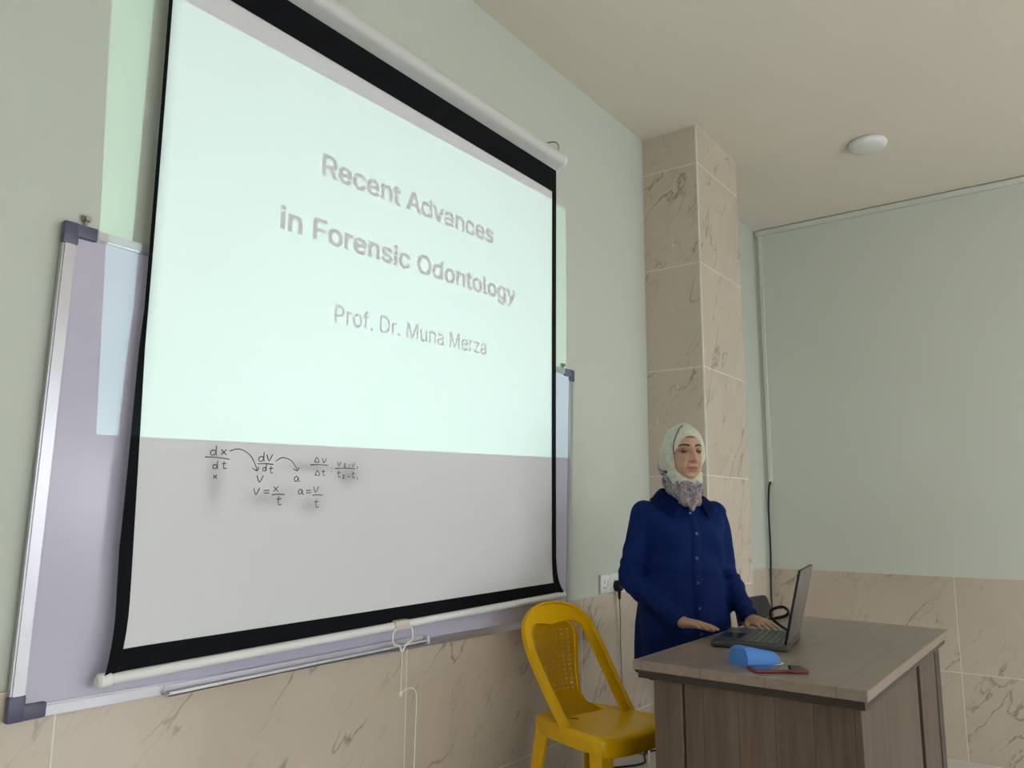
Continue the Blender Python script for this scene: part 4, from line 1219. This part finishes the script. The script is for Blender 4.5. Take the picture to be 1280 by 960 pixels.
# keep the rim: inner layer starts at the same edge
vo = [[bm.verts.new(p) for p in r] for r in go[:-1]]; vi = [[bm.verts.new(p) for p in r] for r in gi[:-1]]
n = len(vo[0])
for gr in (vo, vi):
    for a, b in zip(gr, gr[1:]):
        for j in range(n): bm.faces.new((a[j], a[(j + 1) % n], b[(j + 1) % n], b[j]))
    bm.faces.new(gr[-1])
for j in range(n): bm.faces.new((vo[0][j], vo[0][(j + 1) % n], vi[0][(j + 1) % n], vi[0][j]))
# neck wrap and front tail tucked in the collar
rings = []
for z, cx, rx, ry in ((-0.080, -0.014, 0.070, 0.074), (-0.105, -0.004, 0.072, 0.075), (-0.130, 0.000, 0.075, 0.074), (-0.160, -0.002, 0.074, 0.068), (-0.185, -0.006, 0.072, 0.062), (-0.205, -0.010, 0.066, 0.055)):
    rings.append([HC + p for p in ell_ring((cx, 0, z), rx, ry, 28, -0.18)])
add_loft(bm, rings)
# pointed tail on the chest
tail = []
for t, w, x, z in ((0, 0.056, 0.045, -0.118), (0.3, 0.050, 0.052, -0.150), (0.6, 0.036, 0.056, -0.185), (0.85, 0.020, 0.062, -0.215), (1.0, 0.006, 0.066, -0.238)):
    tail.append([HC + V((x + 0.014 * math.cos(a), w * math.sin(a), z)) for a in [2 * math.pi * k / 16 for k in range(16)]])
add_loft(bm, tail)
# draped fold on her right side falling to the shoulder
fold = []
for t, c, r in ((0, (-0.050, -0.066, 0.010), 0.022), (0.3, (-0.058, -0.072, -0.060), 0.028), (0.6, (-0.042, -0.062, -0.120), 0.027), (1.0, (-0.020, -0.046, -0.185), 0.020)):
    fold.append([HC + V(c) + V((r * math.cos(a), r * 0.6 * math.sin(a), 0)) for a in [2 * math.pi * k / 14 for k in range(14)]])
add_loft(bm, fold)
me_s = remesh(bm, 0.0045, 3)
nrm = [v_.normal.copy() for v_ in me_s.vertices]
for i, v_ in enumerate(me_s.vertices):
    p = v_.co - HC; dsp = 0.0
    a = math.atan2(p.z + 0.02, p.y)
    back = max(0.0, min(1, (0.05 - p.x) / 0.05))
    dsp += 0.0030 * math.sin(a * 5 + p.x * 40 + 3 * noise.noise(p * 14)) * back
    dsp += 0.0035 * noise.noise(p * 22 + V((4, 2, 1)))
    if p.z < -0.09: dsp += 0.0045 * math.sin(p.y * 95 + p.z * 70 + 3 * noise.noise(p * 18))
    v_.co = v_.co + nrm[i] * dsp
q = N('scarf_print'); 
tc = q.n('ShaderNodeTexCoord'); mp = q.n('ShaderNodeMapping'); mp.inputs['Location'].default_value = tuple(-HC)
q.l(tc.outputs['Object'], mp.inputs[0]); sp = q.n('ShaderNodeSeparateXYZ'); q.l(mp.outputs[0], sp.inputs[0])
f, _ = q.noise(mp.outputs[0], 55, 4); f2, _ = q.noise(mp.outputs[0], 190, 2)
crown = q.mix(q.ramp(f, [(0.42, 0.0), (0.62, 1.0)]), (0.53, 0.52, 0.42), (0.45, 0.445, 0.355))
vo_ = q.n('ShaderNodeTexVoronoi'); vo_.inputs['Scale'].default_value = 95; q.l(mp.outputs[0], vo_.inputs['Vector'])
hue = q.n('ShaderNodeSeparateColor'); q.l(vo_.outputs['Color'], hue.inputs[0])
fl = q.n('ShaderNodeValToRGB'); cr = fl.color_ramp; cr.interpolation = 'CONSTANT'
cols_ = [(0, (0.33, 0.30, 0.26)), (0.2, (0.03, 0.03, 0.045)), (0.38, (0.30, 0.12, 0.10)), (0.5, (0.11, 0.15, 0.25)), (0.62, (0.40, 0.36, 0.32)), (0.74, (0.15, 0.08, 0.13)), (0.90, (0.28, 0.25, 0.29))]
while len(cr.elements) < len(cols_): cr.elements.new(0.5)
for e_, (p_, c_) in zip(cr.elements, cols_): e_.position = p_; e_.color = (*c_, 1)
q.l(hue.outputs[0], fl.inputs[0])
jit = q.math('MULTIPLY', q.math('SUBTRACT', f, 0.5), 0.05)
# printed border runs along the lower edge and the fold behind her right cheek
lim = q.math('ADD', q.math('ADD', sp.outputs[2], q.math('MULTIPLY', sp.outputs[0], 0.95)), jit)
border = q.ramp(q.math('ADD', q.math('MULTIPLY', lim, 4.0), 0.5), [(0.0, 1.0), (0.085, 1.0), (0.115, 0.0)])
c = q.mix(border, crown, fl.outputs[0])
low = q.ramp(q.math('ADD', q.math('MULTIPLY', q.math('ADD', sp.outputs[2], jit), 4.0), 0.5), [(0.0, 1.0), (0.0, 1.0), (0.02, 0.0)])
gv = q.mix(q.ramp(f2, [(0.45, 0.0), (0.55, 1.0)]), (0.30, 0.28, 0.26), (0.16, 0.12, 0.15))
c = q.mix(low, c, q.mix(0.42, gv, fl.outputs[0]))
q.base(c); q.set(0.7, 0, 0.25); q.b.inputs['Sheen Weight'].default_value = 0.15; q.bump(f2, 0.15, 0.001); M['scarf'] = q.m
scf = link_mesh('headscarf', me_s, M['scarf'], woman)
scf['label'] = 'pale grey-green headscarf with a floral printed border'
sb = BVHTree.FromPolygons([v_.co for v_ in me_s.vertices], [p_.vertices[:] for p_ in me_s.polygons])
# dark piping line over the crown
bm = bm_new(); pts = []
for k in range(51):
    t = k / 70
    T_ = V((0.030 + 0.012 * math.sin(t * math.pi), -0.020 - 0.056 * math.sin(min(1, t * 1.3) * math.pi / 2), 0.110 - 0.165 * t)); O_ = HC + V((-0.01, 0, 0)); dn = (HC + T_ - O_).normalized()
    h = sb.ray_cast(O_ + dn * 0.4, -dn)
    if h[0]: pts.append(h[0] + h[1] * 0.0014)
add_tube(bm, pts, 0.0019, 6); obj('piping', bm, plain('dark_piping', (0.05, 0.055, 0.05), 0.8), scf)
# ---- trousers and shoes
M['trouser'] = plain('dark_trouser', (0.015, 0.016, 0.022), 0.8)
bm = bm_new()
for s in (-1, 1): add_loft(bm, [ell_ring((x, s * 0.066 + 0.012, z), r * .8, r * 0.76, 18) for z, r, x in ((0.74, 0.090, 0.0), (0.55, 0.082, 0.008), (0.40, 0.070, 0.014), (0.2, 0.064, 0.0), (0.075, 0.062, -0.006))])
link_mesh('trousers', remesh(bm, 0.010, 3), M['trouser'], woman)
for s in (-1, 1):
    bm = bm_new(); add_loft(bm, [[V((x, s * 0.066 + 0.012 + w * math.cos(a), max(0.0, h * (0.5 + 0.5 * math.sin(a)) ))) for a in [2 * math.pi * k / 16 for k in range(16)]] for x, w, h in
                  ((-0.075, 0.018, 0.055), (-0.065, 0.034, 0.085), (-0.02, 0.038, 0.092), (0.05, 0.040, 0.078), (0.11, 0.045, 0.062), (0.155, 0.038, 0.050), (0.180, 0.018, 0.034))])
    obj('shoe', bm, M['black_pl'], woman)
# ------------------------------------------------------------------ fluorescent battens (out of frame) and the slide projector
tube_m = N('lit_fluorescent_tube'); tube_m.base((0.9, 0.9, 0.88)); tube_m.b.inputs['Emission Color'].default_value = (1.0, 0.96, 0.88, 1); tube_m.b.inputs['Emission Strength'].default_value = TUBE_STRENGTH
def batten(c, along, up, label):
    t = thing('tube_light', label, 'lamp', c, 0.0, None)
    a = V(along); u = V(up); s = a.cross(u)
    bm = bm_new()
    add_box(bm, -0.62, 0.62, -0.03, 0.03, 0.0, 0.05, 0.004)
    m = Matrix((( a.x, s.x, u.x, 0), (a.y, s.y, u.y, 0), (a.z, s.z, u.z, 0), (0, 0, 0, 1)))
    bm.transform(m); obj('housing', bm, M['white_pl'], t)
    bm = bm_new(); add_cyl(bm, a * -0.59 - u * 0.022, a * 0.59 - u * 0.022, 0.016, None, 14); obj('tube', bm, tube_m.m, t)
    for s_ in (-1, 1):
        bm = bm_new(); add_cyl(bm, a * (s_ * 0.615) - u * 0.022, a * (s_ * 0.588) - u * 0.022, 0.019, None, 12); obj('lamp_holder', bm, M['white_pl'], t)
    return t
batten((4.3, D - 0.052, 3.35), (1, 0, 0), (0, 1, 0), 'white tube light on the back wall nearer the pillar')
batten((6.0, D - 0.052, 3.35), (1, 0, 0), (0, 1, 0), 'white tube light on the back wall farther from the pillar')
batten((4.0, 2.0, H - 0.052), (0, 1, 0), (0, 0, 1), 'white ceiling tube light in line with the desk')
batten((3.1, 4.0, H - 0.052), (1, 0, 0), (0, 0, 1), 'added ceiling tube light brightening the back wall')  # extra lamp out of view, added to lift the back wall
batten((6.4, 1.8, H - 0.052), (0, 1, 0), (0, 0, 1), 'white ceiling tube light near the window wall')

PL = V((3.05, 2.0, 1.50))        # lens position
pj = thing('projector', 'white slide projector on a stand facing the screen', 'projector', PL)
tbm = bm_new(); add_box(tbm, 2.90, 3.45, 1.75, 2.25, 1.27, 1.30, 0.004)
stand = thing('projector_stand', 'tall narrow stand carrying the projector', 'stand', (3.17, 2.0, 0.0))
obj('top', tbm, M['wdark'], stand, True, True)
for sx_ in (-1, 1):
    for sy_ in (-1, 1):
        b2 = bm_new(); add_tube(b2, [(3.175 + sx_ * 0.23, 2.0 + sy_ * 0.2, 1.27), (3.175 + sx_ * 0.25, 2.0 + sy_ * 0.22, 0.0)], 0.014, 10); obj('leg', b2, M['steel'], stand, True, True)
bm = bm_new()
A = 0.10
PF = PL.x - A                    # slide plane
for b in ((PF, 3.40, 1.80, 2.20, 1.30, 1.32), (PF, 3.40, 1.80, 2.20, 1.69, 1.71), (PF, 3.40, 1.80, 1.82, 1.32, 1.69), (PF, 3.40, 2.18, 2.20, 1.32, 1.69), (3.38, 3.40, 1.82, 2.18, 1.32, 1.69)):
    add_box(bm, *b)
obj('housing', bm, M['white_pl'], pj, False, True)
def to_slide(p):                 # along the ray from the lens to a point of the picture
    p = V(p); d = p - PL; return PL + d * (-A / d.x)
# picture corners on the wall
q4 = [to_slide((0.0, 0.945, 1.744)), to_slide((0.0, 3.180, 1.812)), to_slide((0.0, 3.180, 3.066)), to_slide((0.0, 0.895, 3.016))]
o4 = [V((PF, 1.80, 1.30)), V((PF, 2.20, 1.30)), V((PF, 2.20, 1.71)), V((PF, 1.80, 1.71))]
bm = bm_new()
va = [bm.verts.new(p) for p in q4]; vb = [bm.verts.new(p) for p in o4]
for i in range(4): bm.faces.new((vb[i], vb[(i + 1) % 4], va[(i + 1) % 4], va[i]))
obj('slide_frame', bm, M['black_pl'], pj, False, True)
# opaque letters of the slide, in the sans-serif face that ships with Blender
import os
_fp = os.path.join(bpy.utils.system_resource('DATAFILES') or '', 'fonts', 'Inter.woff2')
try: UI_FONT = bpy.data.fonts.load(_fp) if os.path.exists(_fp) else None
except Exception: UI_FONT = None
def text_spans(txt, rows=64):
    """outline of a line of text filled row by row (non-zero winding): list of (x0, x1, y0, y1) in em"""
    cu = bpy.data.curves.new('lettering', 'FONT'); cu.body = txt; cu.size = 1.0; cu.resolution_u = 8
    if UI_FONT: cu.font = UI_FONT
    cu.fill_mode = 'NONE'
    to = bpy.data.objects.new('lettering', cu); COL.objects.link(to)
    dg = bpy.context.evaluated_depsgraph_get(); dg.update()
    me = bpy.data.meshes.new_from_object(to.evaluated_get(dg))
    bpy.data.objects.remove(to)
    co = [(v_.co.x, v_.co.y) for v_ in me.vertices]
    seg = []
    for e_ in me.edges:
        a, b = e_.vertices
        if abs(a - b) > 1: a, b = max(a, b), min(a, b)      # the edge that closes a contour runs from its last to its first point
        else: a, b = min(a, b), max(a, b)
        seg.append((co[a], co[b]))
    bpy.data.meshes.remove(me)
    y0, y1 = -0.23, 0.78; out = []
    for k in range(rows):
        ya = y0 + (y1 - y0) * k / rows; yb = y0 + (y1 - y0) * (k + 1) / rows; ym = (ya + yb) / 2 + 1e-5
        xs = []
        for (ax, ay), (bx, by) in seg:
            if (ay <= ym) != (by <= ym): xs.append((ax + (bx - ax) * (ym - ay) / (by - ay), 1 if by > ay else -1))
        xs.sort(); w = 0
        for x_, d_ in xs:
            if w == 0: st_ = x_
            w += d_
            if w == 0 and x_ > st_: out.append((st_, x_, ya, yb))
    return out
def slide_text(txt, p0, p1, cap, bold):
    """p0, p1: baseline ends (y, z) on the screen; cap: capital height there"""
    sp_ = text_spans(txt)
    x0, x1 = min(q_[0] for q_ in sp_) - bold, max(q_[1] for q_ in sp_) + bold
    caph = max(q_[3] for q_ in sp_) * 0.962 + 2 * bold
    bm = bm_new()
    for (xa, xb, ya, yb) in sp_:
        vs = []
        for (x_, y_) in ((xa - bold, ya - bold * 0.7), (xb + bold, ya - bold * 0.7), (xb + bold, yb + bold * 0.7), (xa - bold, yb + bold * 0.7)):
            u = (x_ - x0) / (x1 - x0)
            vs.append(bm.verts.new(to_slide((XS, p0[0] + (p1[0] - p0[0]) * u, p0[1] + (p1[1] - p0[1]) * u + (y_ + bold) / caph * cap)) - PL + V((0.0002, 0, 0))))
        bm.faces.new(vs)
    o = obj('lettering', bm, M['black_pl'], pj, False)
    o['kind'] = 'stuff'
slide_text('Recent Advances', (1.585, 2.649), (2.512, 2.676), 0.078, 0.021)
slide_text('in Forensic Odontology', (1.430, 2.418), (2.672, 2.450), 0.077, 0.021)
slide_text('Prof. Dr. Muna Merza', (1.662, 2.167), (2.470, 2.190), 0.061, 0.004)
sd = bpy.data.lights.new('projector_lamp', 'SPOT'); sd.energy = PROJ_POWER; sd.color = (0.55, 1.0, 0.83)
sd.spot_size = math.radians(100); sd.spot_blend = 0.0; sd.shadow_soft_size = 0.0
so_ = bpy.data.objects.new('projector_lamp', sd); COL.objects.link(so_)
so_.location = PL; so_.rotation_euler = (0, math.radians(90), 0)
